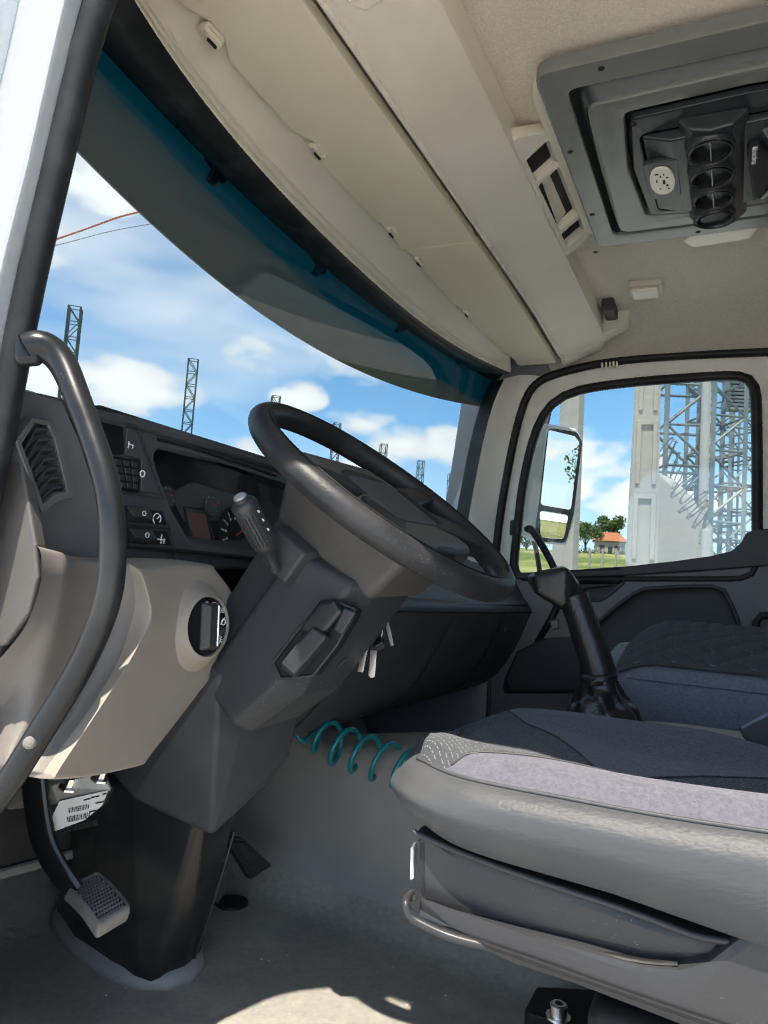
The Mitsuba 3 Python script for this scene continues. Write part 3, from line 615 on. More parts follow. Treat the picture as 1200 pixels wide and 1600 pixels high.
# ------------------------------------------------------------ sun visors inside
def visor(xa, xb, lower, upper, label, ends):
    t = thing('sun_visor', label, 'sun visor', 'cream sun visors above the windscreen')
    part(t, 'board', rhplate(lower+upper[::-1], .020), 'visor', 40)
    for x in ends:
        part(t, 'pivot', cat(rh([A(x-.016, .708, 1.502), A(x+.016, .708, 1.502), A(x-.016, .722, 1.502), A(x+.016, .722, 1.502)], .004), tube([A(x-.020, .716, 1.499), A(x+.020, .716, 1.499)], .0055, 10)), 'visor')
        part(t, 'clip_slot', bx(A(x+.012, .7245, 1.500), (.020, .004, .012), .0015), 'dark')
    return t
def rhplate(pts, d):
    return plate([p[:2] for p in pts], [], A(0, 0, 1.50), A(1, 0, 0), A(0, 1, 0), A(0, 0, 1), d, .006, [.03 if i in (0, len(pts)//2-1, len(pts)//2, len(pts)-1) else .006 for i in range(len(pts))])
def edge_(x): return .742-.028*((x-1.03)/.95)**4
def lowr(a, b, notches):
    out = []
    for x in np.linspace(a, b, 26):
        d = min(abs(x-n) for n in notches)
        out.append((x, edge_(x)-.006-.020*float(np.clip((.045-d)/.012, 0, 1))))
    return out
visor(.08, 1.027, lowr(.08, 1.027, (.29, .60, .93)), [(x, .555) for x in np.linspace(.08, 1.027, 5)], 'long cream sun visor over the driver side of the windscreen', (.29, .60, .93))
visor(1.033, 1.985, lowr(1.033, 1.985, (1.09, 1.45, 1.90)), [(x, .555+.03*max(0, x-1.3)) for x in np.linspace(1.033, 1.985, 5)], 'cream sun visor over the passenger side of the windscreen', (1.09, 1.45))

# ------------------------------------------------------------ overhead console
con = thing('overhead_console', 'beige overhead console running across the cab above the sun visors', 'console')
def consec(x):
    k = max(0, (x-1.45)/.5)
    y0 = .532+.018*k; z0 = 1.503
    return [A(x, .60, 1.625), A(x, y0+.012, 1.54), A(x, y0+.004, z0+.008), A(x, y0-.004, z0), A(x, y0-.020, z0+.001), A(x, y0-.045, z0+.010), A(x, .432, 1.541), A(x, .414, 1.5465), A(x, .4045, 1.553), A(x, .403, 1.562), A(x, .415, 1.660)]
cx = [-.0, .3, .6, .9, 1.2, 1.5, 1.70, 1.83, 1.90, 1.94, 1.96]
secs = []
for x in cx:
    s = consec(x)
    if x > 1.88:
        f = (x-1.88)/.08; c = A(x, .50, 1.58)
        s = [p+(c-p)*A(0, .08*f*f, .10*f*f) for p in s]
    secs.append(s)
secs.append([A(1.965, .5+(p[1]-.5)*.2, 1.58+(p[2]-1.58)*.2) for p in secs[-1]])
part(con, 'body', sheet(np.array(secs)), 'trim', 40)
part(con, 'end_panel', slab([A(x, y, z) for x, y, z in ((1.80, .535, 1.512), (1.93, .538, 1.512), (1.925, .48, 1.549), (1.80, .47, 1.549))], A(0, .012, .02), .003, .012), 'visor', 40)
part(con, 'lip', tube([secs[i][3]+A(0, .003, -.002) for i in range(11)], .0048, 8, 60), 'trim', 60)
# raised driver section with its loudspeaker grille
def zc(y): return 1.5035+(.512-y)*.47
part(con, 'speaker_panel', slab([A(x, y, zc(y)-.006) for x, y in ((-.05, .508), (.29, .508), (.345, .488), (.345, .445), (-.05, .445))], A(0, .006, .014), .005, .02), 'trim', 40)
part(con, 'speaker_frame', slab([A(x, y, zc(y)-.0075) for x, y in ((.03, .502), (.255, .502), (.255, .458), (.03, .458))], A(0, .002, .005), .002, .015), 'visor')
gc = []
for i in range(26):
    for j in range(6):
        x = .048+i*.0077+.0038*(j % 2); y = .4955-.0064*j
        gc.append(bx(A(x, y, zc(y)-.0078), (.0042, .0036, .0012), 0))
k_ = part(con, 'speaker_holes', cat(*gc), 'dark', False); labels[k_] = {'kind': 'stuff'}
part(con, 'end_cap', rh([A(x, y, z) for x, y, z in ((1.93, .535, 1.506), (2.0, .55, 1.512), (1.93, .425, 1.553), (2.0, .44, 1.556), (1.93, .54, 1.60), (2.0, .545, 1.60), (1.93, .43, 1.60), (2.0, .445, 1.60))], .014), 'trim', 50)
# open cubby at the passenger end
part(con, 'cubby', bx(A(1.815, .378, 1.612), (.10, .036, .04), .006), 'doordark')
part(con, 'cubby_bracket', rh([A(x, y, z) for x, y, z in ((1.868, .400, 1.560), (1.935, .405, 1.560), (1.868, .335, 1.590), (1.925, .340, 1.590), (1.868, .40, 1.63), (1.935, .40, 1.63), (1.868, .33, 1.63), (1.93, .33, 1.63))], .008), 'trim', 50)
# bezel with three compartments behind the console
bo, bu, bv = A(1.045, .398, 1.563), norm(A(1, .0, 0)), norm(A(0, -.78, .62))
bw = norm(np.cross(bu, bv))
if bw[2] < 0: bw = -bw
holes = [[(-.185, .005), (-.10, .005), (-.10, .058), (-.185, .058)], [(-.085, .005), (.125, .005), (.125, .058), (-.085, .058)], [(.142, .005), (.215, .005), (.215, .058), (.142, .058)]]
part(con, 'bezel', plate([(-.27, .0), (-.22, -.012), (.245, -.012), (.255, .02), (.245, .066), (.20, .072), (-.20, .072)], holes, bo, bu, bv, bw, .028, .004, .012, .006), 'trim', 40)
part(con, 'bezel_recess', cat(*[plate([(h[0][0]-.003, .002), (h[1][0]+.003, .002), (h[1][0]+.003, .061), (h[0][0]-.003, .061)], [], bo+bw*.024, bu, bv, bw, .008, .001) for h in holes]), 'dark')
part(con, 'bezel_door', plate([(-.075, .020), (.118, .010), (.118, .050), (-.075, .052)], [], bo+bw*.012, bu, norm(bv+bw*.3), bw, .004, .001, .006), 'trim')
for x in (.30, .63): part(con, 'screw', lathe([(0, -.004), (.006, -.003), (.008, 0)], A(1.30, .30, 1.632) if x < .5 else A(1.44, .36, 1.632), A(0, 0, 1), 12), 'rubber')

# ------------------------------------------------------------ roof hatch with air cooler
ht = thing('roof_cooler', 'dark grey roof hatch panel holding an air cooler with four round vents', 'air cooler')
HC = A(1.01, .0)
def hplate(name, pts, z, d, mat, r=.02, holes=(), bev=.004, rh_=.01, label=None):
    return part(ht, name, plate(pts, holes, A(0, 0, z), A(1, 0, 0), A(0, 1, 0), A(0, 0, 1), d, bev, r, rh_), mat, 30, label)
hplate('side_flange', [(.690, .295), (.690, .330), (.73, .354), (1.25, .354), (1.305, .330), (1.305, .295)], 1.598, .032, 'trim', .02)
hplate('outer_frame', [(.643, .331), (1.318, .332), (1.318, -.36), (.643, -.36)], 1.580, .026, 'hatch', .035, [[(.700, .284), (1.258, .286), (1.262, -.31), (.703, -.31)]], .005, .02)
# sloping inner skirt between frame and centre
o_ = fillet([(.700, .284), (1.258, .286), (1.262, -.31), (.703, -.31)], .02, 6); i_ = fillet([(.735, .262), (1.228, .268), (1.224, -.28), (.730, -.28)], .03, 6)
m_ = sheet([[A(*o_[k % len(o_)], 1.586) for k in range(len(o_)+1)], [A(*(o_[k % len(o_)]*.62+i_[k % len(i_)]*.38), 1.602) for k in range(len(o_)+1)], [A(*i_[k % len(i_)], 1.574) for k in range(len(o_)+1)]])
part(ht, 'skirt', m_, 'hatchdark', 30)
cc = [(.735, .258), (.90, .265), (1.08, .268), (1.226, .266), (1.231, 0), (1.224, -.278), (.732, -.278), (.727, 0)]
hplate('centre_panel', cc, 1.566, .02, 'hatch', [.03, 0, 0, .03, 0, .03, .03, 0], [[(.775, .198), (.95, .213), (1.15, .200), (1.168, .10), (1.172, 0), (1.16, -.22), (.78, -.22), (.766, 0)]], .007, .014)
hplate('vent_bed', [(.772, .200), (.95, .2155), (1.153, .203), (1.172, .10), (1.176, 0), (1.163, -.223), (.777, -.223), (.762, 0)], 1.600, .008, 'dark', .014)
hplate('inner_tray', [(.784, .188), (.95, .203), (1.142, .190), (1.160, .10), (1.162, 0), (1.15, -.21), (.79, -.21), (.776, 0)], 1.560, .012, 'hatchdark', .014, [[(.835, .180), (1.13, .172), (1.145, -.20), (.835, -.20)]], .003, .02)
part(ht, 'control_pod', rh([A(x, y, z) for x, y, z in ((.845, .170, 1.560), (1.110, .168, 1.560), (1.115, .118, 1.548), (.845, .125, 1.545), (.842, -.19, 1.56), (1.13, -.19, 1.56), (.85, .10, 1.546), (1.11, .10, 1.546))], .004), 'hatchdark', label='raised block carrying the controller')
drum = rh([A(x, y, z) for x in (.815, 1.168) for y, z in ((.105, 1.558), (.090, 1.540), (.060, 1.532), (.025, 1.536), (.005, 1.555))], .006)
part(ht, 'vent_drum', drum, 'hatchdark', 40)
for i, x in enumerate((.862, .951, 1.036, 1.118)):
    c = A(x, .060, 1.528); ax = norm(A(-.10+.05*i, -.10, -1))
    v = part(ht, 'vent', lathe([(.030, .012), (.0315, .0), (.034, .011), (.036, .013), (.0385, .010), (.041, .004), (.0425, -.012)], c-ax*.002, ax, 36), 'hatchdark', 50)
    part(v, 'ring', cat(tube([c+ax*.012+.0345*(math.cos(t)*A(1, 0, 0)+math.sin(t)*A(0, 1, 0)) for t in np.linspace(0, 2*np.pi, 33)[:-1]], .0016, 6, closed=True, spline=False), tube([c+ax*.010+.0405*(math.cos(t)*A(1, 0, 0)+math.sin(t)*A(0, 1, 0)) for t in np.linspace(0, 2*np.pi, 33)[:-1]], .0014, 6, closed=True, spline=False)), 'satin', 60)
    part(v, 'well', lathe([(0, -.012), (.029, -.012), (.031, .010)], c, ax, 28), 'dark', 40)
    if i < 3: part(v, 'blade', bx(c+ax*.006, (.060, .002, .010), .0006), 'steel_dull')
    else: part(v, 'flap', lathe([(0, .007), (.027, .006), (.0295, .001)], c, ax, 28), 'satin')
ctl = [(.970+.056*math.cos(t)*(1-.08*math.cos(2*t)), .150+.023*math.sin(t)) for t in np.linspace(0, 2*np.pi, 29)[:-1]]
cp = part(ht, 'controller', plate(ctl, [], A(0, 0, 1.5375), A(1, 0, 0), A(0, 1, 0), A(0, 0, 1), .006, .001), 'cream_lens', 30, 'pale oval membrane controller with dark marks')
part(ht, 'controller_frame', plate([(.903, .180), (1.04, .180), (1.044, .120), (.903, .118)], [], A(0, 0, 1.5405), A(1, 0, 0), A(0, 1, 0), A(0, 0, 1), .008, .002, .006), 'hatchdark')
mk = [bx(A(.970+(x-.975)*1.5, y, 1.5370), (sx*1.0, sy*.6, .001), 0) for x, y, sx, sy in ((.955, .158, .004, .012), (.962, .152, .006, .004), (.972, .160, .010, .004), (.976, .147, .014, .008), (.985, .142, .006, .006), (.966, .140, .004, .006), (.992, .156, .005, .003), (.994, .140, .003, .006), (.958, .145, .003, .005))]
part(cp, 'marks', cat(*mk), 'ink', False)
part(ht, 'side_grip', plate([(.905, .002), (1.09, -.012), (1.10, -.028), (1.02, -.046), (.95, -.046), (.90, -.020)], [], A(0, 0, 1.538), A(1, 0, 0), A(0, 1, 0), A(0, 0, 1), .02, .004, .01), 'dark', 30)
part(ht, 'side_trim', tube([A(.865, -.028, 1.546), A(.95, -.052, 1.540), A(1.05, -.050, 1.540), A(1.11, -.030, 1.546)], .006, 8, flat=.5), 'hatch')
part(ht, 'lettering', placed(words('Maxiclima', .009, A(0, 0, 0), A(1, 0, 0), A(0, 1, 0), .0006), A(.930, -.012, 1.5375), A(1, 0, 0), A(0, -1, 0)), 'white_ink', False)
for p in (A(.662, .22, 1.5795), A(.88, .314, 1.5795), A(1.14, .316, 1.5795), A(.80, .185, 1.5595), A(1.295, .10, 1.5795)):
    part(ht, 'screw', lathe([(0, -.0015), (.005, -.001), (.006, .001)], p, A(0, 0, 1), 12), 'dark')
gp = [[1.383,0.14,1.6],[1.424,0.116,1.6],[1.412,-0.011,1.6],[1.339,-0.036,1.6],[1.328,0.02,1.6],[1.351,0.118,1.6]]
part(ht, 'hatch_handle', slab([A(p[0], p[1], 1.60) for p in [A(*q) for q in gp]], A(0, 0, .02), .005, .006), 'cream_lens')
# roof lamp
lp = thing('roof_lamp', 'small square cream lamp on the headliner', 'lamp')
L = np.mean(np.array([[1.613,0.287,1.625],[1.622,0.226,1.625],[1.789,0.234,1.625],[1.784,0.292,1.625]]), 0)
part(lp, 'base', plate([(-.042, -.048), (.042, -.048), (.042, .048), (-.042, .048)], [], A(L[0], L[1], 1.613), norm(A(1, .05, 0)), norm(A(-.05, 1, 0)), A(0, 0, 1), .02, .004, .014), 'trim')
part(lp, 'lens', rh([A(L[0]+x, L[1]+y, 1.607) for x in (-.028, .028) for y in (-.032, .032)], .006), 'cream_lens')

# ------------------------------------------------------------ dashboard
da = thing('dashboard', 'black truck dashboard with a beige lower knee panel', 'dashboard')
# driver's binnacle: top deck, lip and face plate
lipz = .926
deck = []
for x in np.linspace(.03, 2.05, 40):
    yl = .800 if x < .70 else .800-.16*min(1, (x-.70)/.25)**1.5
    zl = .926 if x < .70 else .926-.245*min(1, (x-.70)/.25)**1.2
    zr = .926-.020*max(0, min(1, (x-.70)/.25))
    yy = [yl, yl+.02, yl+.07, .88, .95, 1.06]
    z = [zl-.012, zl+.002, zl+.010*(x < .75)+.35*(zr-zl)*(x >= .70), zl+.6*(zr-zl)+.004, zr-.004, .885]
    deck.append([A(x, a, b) for a, b in zip(yy, z)])
part(da, 'top_pad', sheet(fine(np.array(deck), 60, 24)), 'dash', 60)
face_o = [[0.218,0.785,0.912],[0.274,0.785,0.916],[0.411,0.785,0.917],[0.652,0.785,0.915],[0.722,0.785,0.9],[0.773,0.785,0.855],[0.779,0.785,0.78],[0.697,0.785,0.73],[0.615,0.785,0.719],[0.441,0.785,0.709],[0.301,0.785,0.714],[0.27,0.785,0.727],[0.244,0.785,0.785]]
opening = [[0.323,0.785,0.89],[0.415,0.785,0.891],[0.589,0.785,0.897],[0.672,0.785,0.897],[0.721,0.785,0.877],[0.741,0.785,0.841],[0.715,0.785,0.79],[0.65,0.785,0.761],[0.571,0.785,0.754],[0.434,0.785,0.758],[0.379,0.785,0.81]]
part(da, 'binnacle', slab(face_o, A(0, .09, .02), .010, .02, [opening], .018), 'dash', 40)
part(da, 'lip', tube([[0.125,0.787,0.911],[0.164,0.787,0.913],[0.219,0.787,0.914],[0.275,0.787,0.918],[0.413,0.787,0.92],[0.655,0.787,0.916],[0.73,0.79,0.903],[0.801,0.8,0.861]], .009, 10), 'dash', 60)
part(da, 'lip_seam', tube([[0.333,0.783,0.904],[0.41,0.783,0.906],[0.652,0.783,0.9]], .0025, 8), 'rubber', 60)
# instrument cluster in the opening
ic = part(da, 'cluster', cat(slab([A(.26, .885, .93), A(.80, .885, .93), A(.80, .845, .73), A(.26, .845, .73)], A(0, .01, 0), .001), bx(A(.50, .84, .925), (.56, .11, .008), .002), bx(A(.53, .82, .742), (.48, .09, .006), .002)), 'dark', 30)
cn_ = norm(A(0, -.98, .196)); cv_ = norm(A(0, .196, .98)); cu_ = A(1, 0, 0)
part(ic, 'dial_panel', slab([[0.462,0.862,0.84],[0.515,0.866,0.868],[0.757,0.867,0.854],[0.756,0.858,0.765],[0.517,0.855,0.762]], A(0, .006, 0), .001), 'dial')
part(ic, 'display', slab([[0.496,0.856,0.812],[0.549,0.856,0.814],[0.568,0.851,0.76],[0.519,0.851,0.762]], A(0, .004, 0), .0008), 'lcd', label='dull red display')
part(ic, 'display_frame', tube([[0.579,0.853,0.756],[0.549,0.857,0.822],[0.492,0.858,0.82],[0.514,0.853,0.762]], .0022, 6, spline=False), 'satin')
g1 = A(*[[0.563,0.858,0.831]][0]); g2 = A(*[[0.636,0.853,0.784]][0]); g3 = A(*[[0.453,0.862,0.833]][0])
for c, r in ((g1, .021), (g2, .052), (g3, .018)):
    gz = part(ic, 'gauge', lathe([(0, .0), (r*.93, .0), (r*.95, .004), (r, .004), (r*1.02, .0)], c, cn_, 32), 'dark' if r > .03 else 'dial', 40)
    tk = []
    for k in range(11 if r > .03 else 6):
        th = math.radians(225-27*k if r > .03 else 210-48*k); p = c+cn_*.0012+r*.78*(math.cos(th)*cu_+math.sin(th)*cv_)
        d = math.cos(th)*cu_+math.sin(th)*cv_; q = np.cross(cn_, d)
        tk.append(bx(p, (r*.16, r*.045, .0006), 0, np.stack([d, q, cn_], 1)))
        if r > .03: tk.append(bx(c+cn_*.0012+r*.60*d, (r*.10, r*.08, .0006), 0, np.stack([d, q, cn_], 1)))
    part(gz, 'ticks', cat(tk), 'white_ink', False)
    th = math.radians(28 if r > .03 else 20); d = math.cos(th)*cu_+math.sin(th)*cv_
    part(gz, 'needle', bx(c+cn_*.004+d*r*.35, (r*.9, r*.07, .0015), 0, np.stack([d, np.cross(cn_, d), cn_], 1)), 'red_ink', False)
scene['m_clear'] = {'type': 'thindielectric', 'int_ior': 1.5}
part(ic, 'lens', sheet([[A(x, y, z) for x in (.27, .74)] for y, z in ((.838, .752), (.815, .910))]), 'clear', False, 'clear instrument lens')
# switch panel with two dark screens, left of the cluster
part(da, 'switch_panel', slab([[0.154,0.779,0.906],[0.21,0.779,0.909],[0.263,0.779,0.912],[0.285,0.779,0.912],[0.353,0.779,0.821],[0.387,0.779,0.746],[0.291,0.779,0.743],[0.232,0.779,0.744],[0.215,0.779,0.809]], A(0, .02, 0), .004, .008), 'doordark')
part(da, 'screen', slab([[0.163,0.775,0.9],[0.207,0.775,0.904],[0.257,0.775,0.906],[0.263,0.775,0.868],[0.242,0.775,0.865],[0.193,0.775,0.864]], A(0, .004, 0), .001, .004), 'gloss', label='upper dark glossy screen beside the grab handle')
part(da, 'screen', slab([[0.181,0.775,0.858],[0.24,0.775,0.862],[0.294,0.775,0.866],[0.3,0.775,0.819],[0.267,0.775,0.817],[0.207,0.775,0.822]], A(0, .004, 0), .001, .004), 'gloss', label='lower dark glossy screen with faint tiles beside the grab handle')
tl = []
q = [A(*p) for p in [[0.243,0.774,0.86],[0.291,0.774,0.863],[0.296,0.774,0.822],[0.263,0.774,0.821]]]
for i in range(3):
    for j in range(4):
        c = lambda a, b: (q[0]*(1-a)+q[1]*a)*(1-b)+(q[3]*(1-a)+q[2]*a)*b
        tl.append(slab([c((i+.12)/3, (j+.12)/4), c((i+.88)/3, (j+.12)/4), c((i+.88)/3, (j+.88)/4), c((i+.12)/3, (j+.88)/4)], A(0, .0012, 0), .0003))
k_ = part(da, 'screen_tiles', cat(tl), 'window_dark'); labels[k_] = {'kind': 'stuff'}
part(da, 'key_strip', slab([[0.263,0.775,0.907],[0.279,0.775,0.907],[0.342,0.776,0.823],[0.303,0.776,0.822],[0.297,0.775,0.867],[0.265,0.775,0.869]], A(0, .004, 0), .001, .004), 'doordark')
part(da, 'strip_edge', tube([[0.262,0.775,0.91],[0.284,0.775,0.91],[0.35,0.775,0.816],[0.265,0.775,0.816]], .0016, 6, spline=False), 'satin')
def mark(name, pts, r, mat='white_ink', closed=False): return part(da, name, tube(pts, r, 6, closed=closed, spline=False), mat)
z0 = A(*[[0.27,0.774,0.884]][0]); mark('symbol', [z0, z0+A(.006, 0, 0), z0+A(.006, 0, -.005)], .0009); mark('symbol', [z0+A(-.002, 0, .004), z0+A(-.002, 0, -.006)], .0009)
z0 = A(*[[0.3,0.774,0.847]][0]); mark('symbol', [z0+.0045*A(math.cos(t), 0, math.sin(t)) for t in np.linspace(0, 6.28, 13)[:-1]], .0010, closed=True)
for rowp, base in (([[0.269,0.777,0.799],[0.354,0.777,0.798],[0.366,0.777,0.776],[0.277,0.777,0.774]], 0), ([[0.278,0.777,0.768],[0.368,0.777,0.769],[0.381,0.777,0.746],[0.286,0.777,0.744]], 1)):
    P = [A(*p) for p in rowp]
    part(da, 'switch_bay', slab(P, A(0, .01, 0), .002, .004), 'dark')
    c = lambda a, b: (P[0]*(1-a)+P[1]*a)*(1-b)+(P[3]*(1-a)+P[2]*a)*b
    sw = part(da, 'rocker_switch', rh([c(.10, .12)-A(0, .002, 0), c(.46, .12)-A(0, .012, 0), c(.46, .55)-A(0, .016, 0), c(.10, .55)-A(0, .010, 0), c(.10, .85), c(.46, .85)], .002), 'satin', label='grey rocker switch, '+('upper' if base == 0 else 'lower')+' of the two')
    part(sw, 'symbol', tube([c(.28, .38)-A(0, .0172, 0)+.0035*A(math.cos(t), 0, math.sin(t)) for t in np.linspace(0, 6.28, 11)[:-1]], .0006, 5, closed=True, spline=False), 'white_ink')
    tile = part(da, 'symbol_tile', slab([c(.56, .06), c(.97, .06), c(.97, .92), c(.56, .92)], A(0, .004, 0), .0012, .002), 'gloss')
    o = c(.765, .55)-A(0, .0012, 0)
    if base == 0: g = cat(tube([o+.008*A(math.cos(t), 0, math.sin(t)) for t in np.linspace(-.6, 4.2, 12)], .0009, 5, spline=False), tube([o, o+A(.006, 0, .006)], .0009, 5, spline=False))
    else: g = cat(tube([o+A(-.008, 0, 0), o+A(.008, 0, 0)], .0009, 5, spline=False), tube([o+A(0, 0, -.006), o+A(0, 0, .008)], .0009, 5, spline=False), tube([o+A(.006, 0, -.006), o+A(.006, 0, .002)], .0009, 5, spline=False))
    part(tile, 'symbol', g, 'white_ink')
    part(da, 'bay_ledge', tube([c(0, 1.02)-A(0, .003, 0), c(1, 1.02)-A(0, .003, 0)], .003, 8, spline=False), 'satin')
part(da, 'panel_seam', tube([[0.363,0.776,0.787],[0.384,0.776,0.742],[0.388,0.776,0.728]], .0014, 6, spline=False), 'satin')
# end block with the chevron air vent
vb = [[0.034,0.708,0.894],[0.107,0.728,0.899],[0.144,0.736,0.862],[0.199,0.746,0.783],[0.214,0.748,0.74],[0.209,0.746,0.722],[0.141,0.732,0.724],[0.093,0.718,0.726],[0.057,0.712,0.805]]
part(da, 'vent_block', cat(rh([A(*p) for p in vb]+[A(p[0]+.02, .86, p[2]+.02) for p in vb], .004)), 'block', 30, 'angular end block round the air vent')
vo = [[0.045,0.69,0.868],[0.072,0.698,0.87],[0.09,0.702,0.858],[0.131,0.71,0.791],[0.1,0.702,0.783],[0.073,0.694,0.766],[0.021,0.682,0.836]]
vn = A(0, -1, 0)
vi = [[0.049,0.691,0.863],[0.07,0.697,0.865],[0.083,0.7,0.852],[0.114,0.706,0.796],[0.096,0.701,0.792],[0.074,0.695,0.776],[0.031,0.685,0.836]]
av = part(da, 'air_vent', slab(vo, A(0, .028, .004), .0012, .004, [vi], .002), 'block', 30, 'six-sided air vent with chevron slats')
part(av, 'well', slab([A(p[0], p[1]+.030, p[2]) for p in [A(*q) for q in vo]], A(0, .006, 0), .001), 'dark')
L0, L1 = A(*[[0.036,0.69,0.835]][0]), A(*[[0.077,0.699,0.775]][0]); R0, R1 = A(*[[0.072,0.701,0.867]][0]), A(*[[0.119,0.71,0.795]][0]); M0, M1 = A(*[[0.051,0.695,0.861]][0]), A(*[[0.098,0.705,0.791]][0])
for k in range(7):
    t = (k+.35)/7.2; l, m, r_ = L0+(L1-L0)*t, M0+(M1-M0)*t, R0+(R1-R0)*t
    m = m+A(0, 0, .000); d = A(0, .020, -.010); h = A(0, 0, -.0028)
    l = l+A(.002, 0, .004)
    part(av, 'slat', cat(trimesh.convex.convex_hull(np.array([l, m, l+d, m+d, l+h, m+h, l+d+h, m+d+h])), trimesh.convex.convex_hull(np.array([m, r_, m+d, r_+d, m+h, r_+h, m+d+h, r_+d+h]))), 'black', 20)
# grey end trim next to the door seal
part(da, 'end_trim', slab([[0.036,0.76,0.848],[0.036,0.711,0.84],[0.036,0.689,0.817],[0.036,0.654,0.731],[0.036,0.645,0.696],[0.036,0.653,0.658],[0.036,0.692,0.613],[0.036,0.726,0.599]], A(.02, .01, 0), .005, .01), 'end_trim')
part(da, 'end_vent', slab([[0.034,0.718,0.626],[0.034,0.684,0.624],[0.034,0.691,0.61],[0.034,0.715,0.608]], A(.01, 0, 0), .002), 'dark')
# knee panel: ribs and hollows lofted down from the binnacle
c0 = [[0.038,0.648,0.723],[0.038,0.643,0.696],[0.038,0.654,0.655],[0.038,0.692,0.609],[0.038,0.753,0.562]]
c0b = [[0.055,0.652,0.721],[0.055,0.647,0.698],[0.055,0.655,0.653],[0.055,0.691,0.602],[0.055,0.753,0.543]]
c1 = [[0.072,0.655,0.719],[0.072,0.649,0.698],[0.072,0.654,0.65],[0.072,0.684,0.593],[0.072,0.743,0.532]]
c2 = [[0.129,0.69,0.714],[0.138,0.69,0.677],[0.126,0.69,0.618],[0.093,0.685,0.558],[0.051,0.68,0.504]]
c3 = [[0.177,0.705,0.713],[0.189,0.705,0.669],[0.177,0.7,0.599],[0.136,0.69,0.537],[0.076,0.68,0.49]]
c4 = [[0.204,0.69,0.713],[0.219,0.69,0.67],[0.201,0.685,0.609],[0.151,0.675,0.548],[0.085,0.665,0.49]]
c5 = [[0.211,0.672,0.706],[0.226,0.664,0.657],[0.204,0.66,0.619],[0.152,0.652,0.561],[0.085,0.645,0.489]]
c6 = [[0.231,0.676,0.706],[0.243,0.668,0.655],[0.222,0.664,0.614],[0.171,0.656,0.557],[0.103,0.65,0.484]]
c7 = [[0.324,0.7,0.715],[0.351,0.692,0.656],[0.329,0.688,0.604],[0.265,0.682,0.539],[0.188,0.672,0.469]]
c8 = [[0.395,0.705,0.717],[0.443,0.7,0.67],[0.446,0.7,0.609],[0.355,0.694,0.527],[0.264,0.684,0.464]]
c9 = [A(p[0]+.012, p[1]+.02, p[2]) for p in c8 for p in [A(*p)]]
c10 = [A(p[0]+.012, p[1]+.14, p[2]) for p in c9]
kp = np.array([c0, c0b, c1, c2, c3, c4, c5, c6, c7, c8, c9, c10]).transpose(1, 0, 2)
top = kp[0]+A(0, .09, .012); mid = kp[0]+A(0, .006, .006); bot = kp[-1]+A(0, .02, -.006); bot2 = kp[-1]+A(0, .16, -.01)
kp = np.concatenate([top[None], mid[None], kp, bot[None], bot2[None]])
kk = fine(kp, 44, 72)
part(da, 'end_panel', sheet(kk[:, :34]), 'taupe', True, 'grey brown ribbed end of the knee panel')
part(da, 'knee_panel', sheet(kk[:, 33:]), 'beige', True, 'beige knee panel carrying the round light switch')
# headlight switch
hc = A(*[[0.345,0.676,0.637]][0]); hn = norm(A(-.05, -.99, .06))
hv = norm(A(0, 0, 1)-hn*hn[2]); hu = np.cross(hv, hn)*1.0
part(da, 'switch_collar', lathe([(.066, -.020), (.055, -.006), (.049, .004), (.0445, .009), (.0425, .010), (.041, .006)], hc, hn, 40), 'beige', 60)
ls = part(da, 'light_switch', lathe([(0, .0085), (.036, .0085), (.0395, .0075), (.0405, .004), (.0405, -.004)], hc, hn, 40), 'gloss', 40, 'round black rotary light switch')
part(ls, 'knob', rh([hc+hn*d+hu*x+hv*y for d, w, h in ((.009, .012, .029), (.017, .007, .026)) for x in (-w, w) for y in (-h, h)], .004), 'black')
part(ls, 'pointer', rh([hc+hn*.0205+hu*.007+hv*y for y in (-.026, .028)]+[hc+hn*.0145+hu*.0115+hv*y for y in (-.028, .030)], .0022), 'metal')
for th, kind in ((100, 0), (72, 1), (45, 2), (10, 3), (-38, 4)):
    o = hc+hn*.0092+.0315*(math.cos(math.radians(th))*hu+math.sin(math.radians(th))*hv)
    C_ = lambda r, n=10, o=o: tube([o+r*(math.cos(t)*hu+math.sin(t)*hv) for t in np.linspace(0, 6.28, n)[:-1]], .0007, 5, closed=True, spline=False)
    S_ = lambda a, b, o=o: tube([o+a[0]*hu+a[1]*hv, o+b[0]*hu+b[1]*hv], .0007, 5, spline=False)
    g = C_(.003) if kind == 0 else cat(S_((-.005, -.002), (-.001, .002)), S_((.001, .002), (.005, -.002)), S_((-.004, .003), (.004, .003))) if kind == 1 else cat(C_(.0035), S_((.005, .003), (.009, .003)), S_((.005, 0), (.009, 0)), S_((.005, -.003), (.009, -.003))) if kind == 2 else cat(C_(.0045), S_((-.006, -.004), (.002, .006))) if kind == 3 else cat(C_(.0022), *[S_((.0034*math.cos(t), .0034*math.sin(t)), (.0055*math.cos(t), .0055*math.sin(t))) for t in np.linspace(0, 6.28, 9)[:-1]])
    part(ls, 'symbol', g, 'white_ink')
part(ls, 'fog_button', lathe([(0, .0112), (.0045, .011), (.0055, .0085)], hc+.030*(math.cos(-.25)*hu+math.sin(-.25)*hv), hn, 16), 'black')
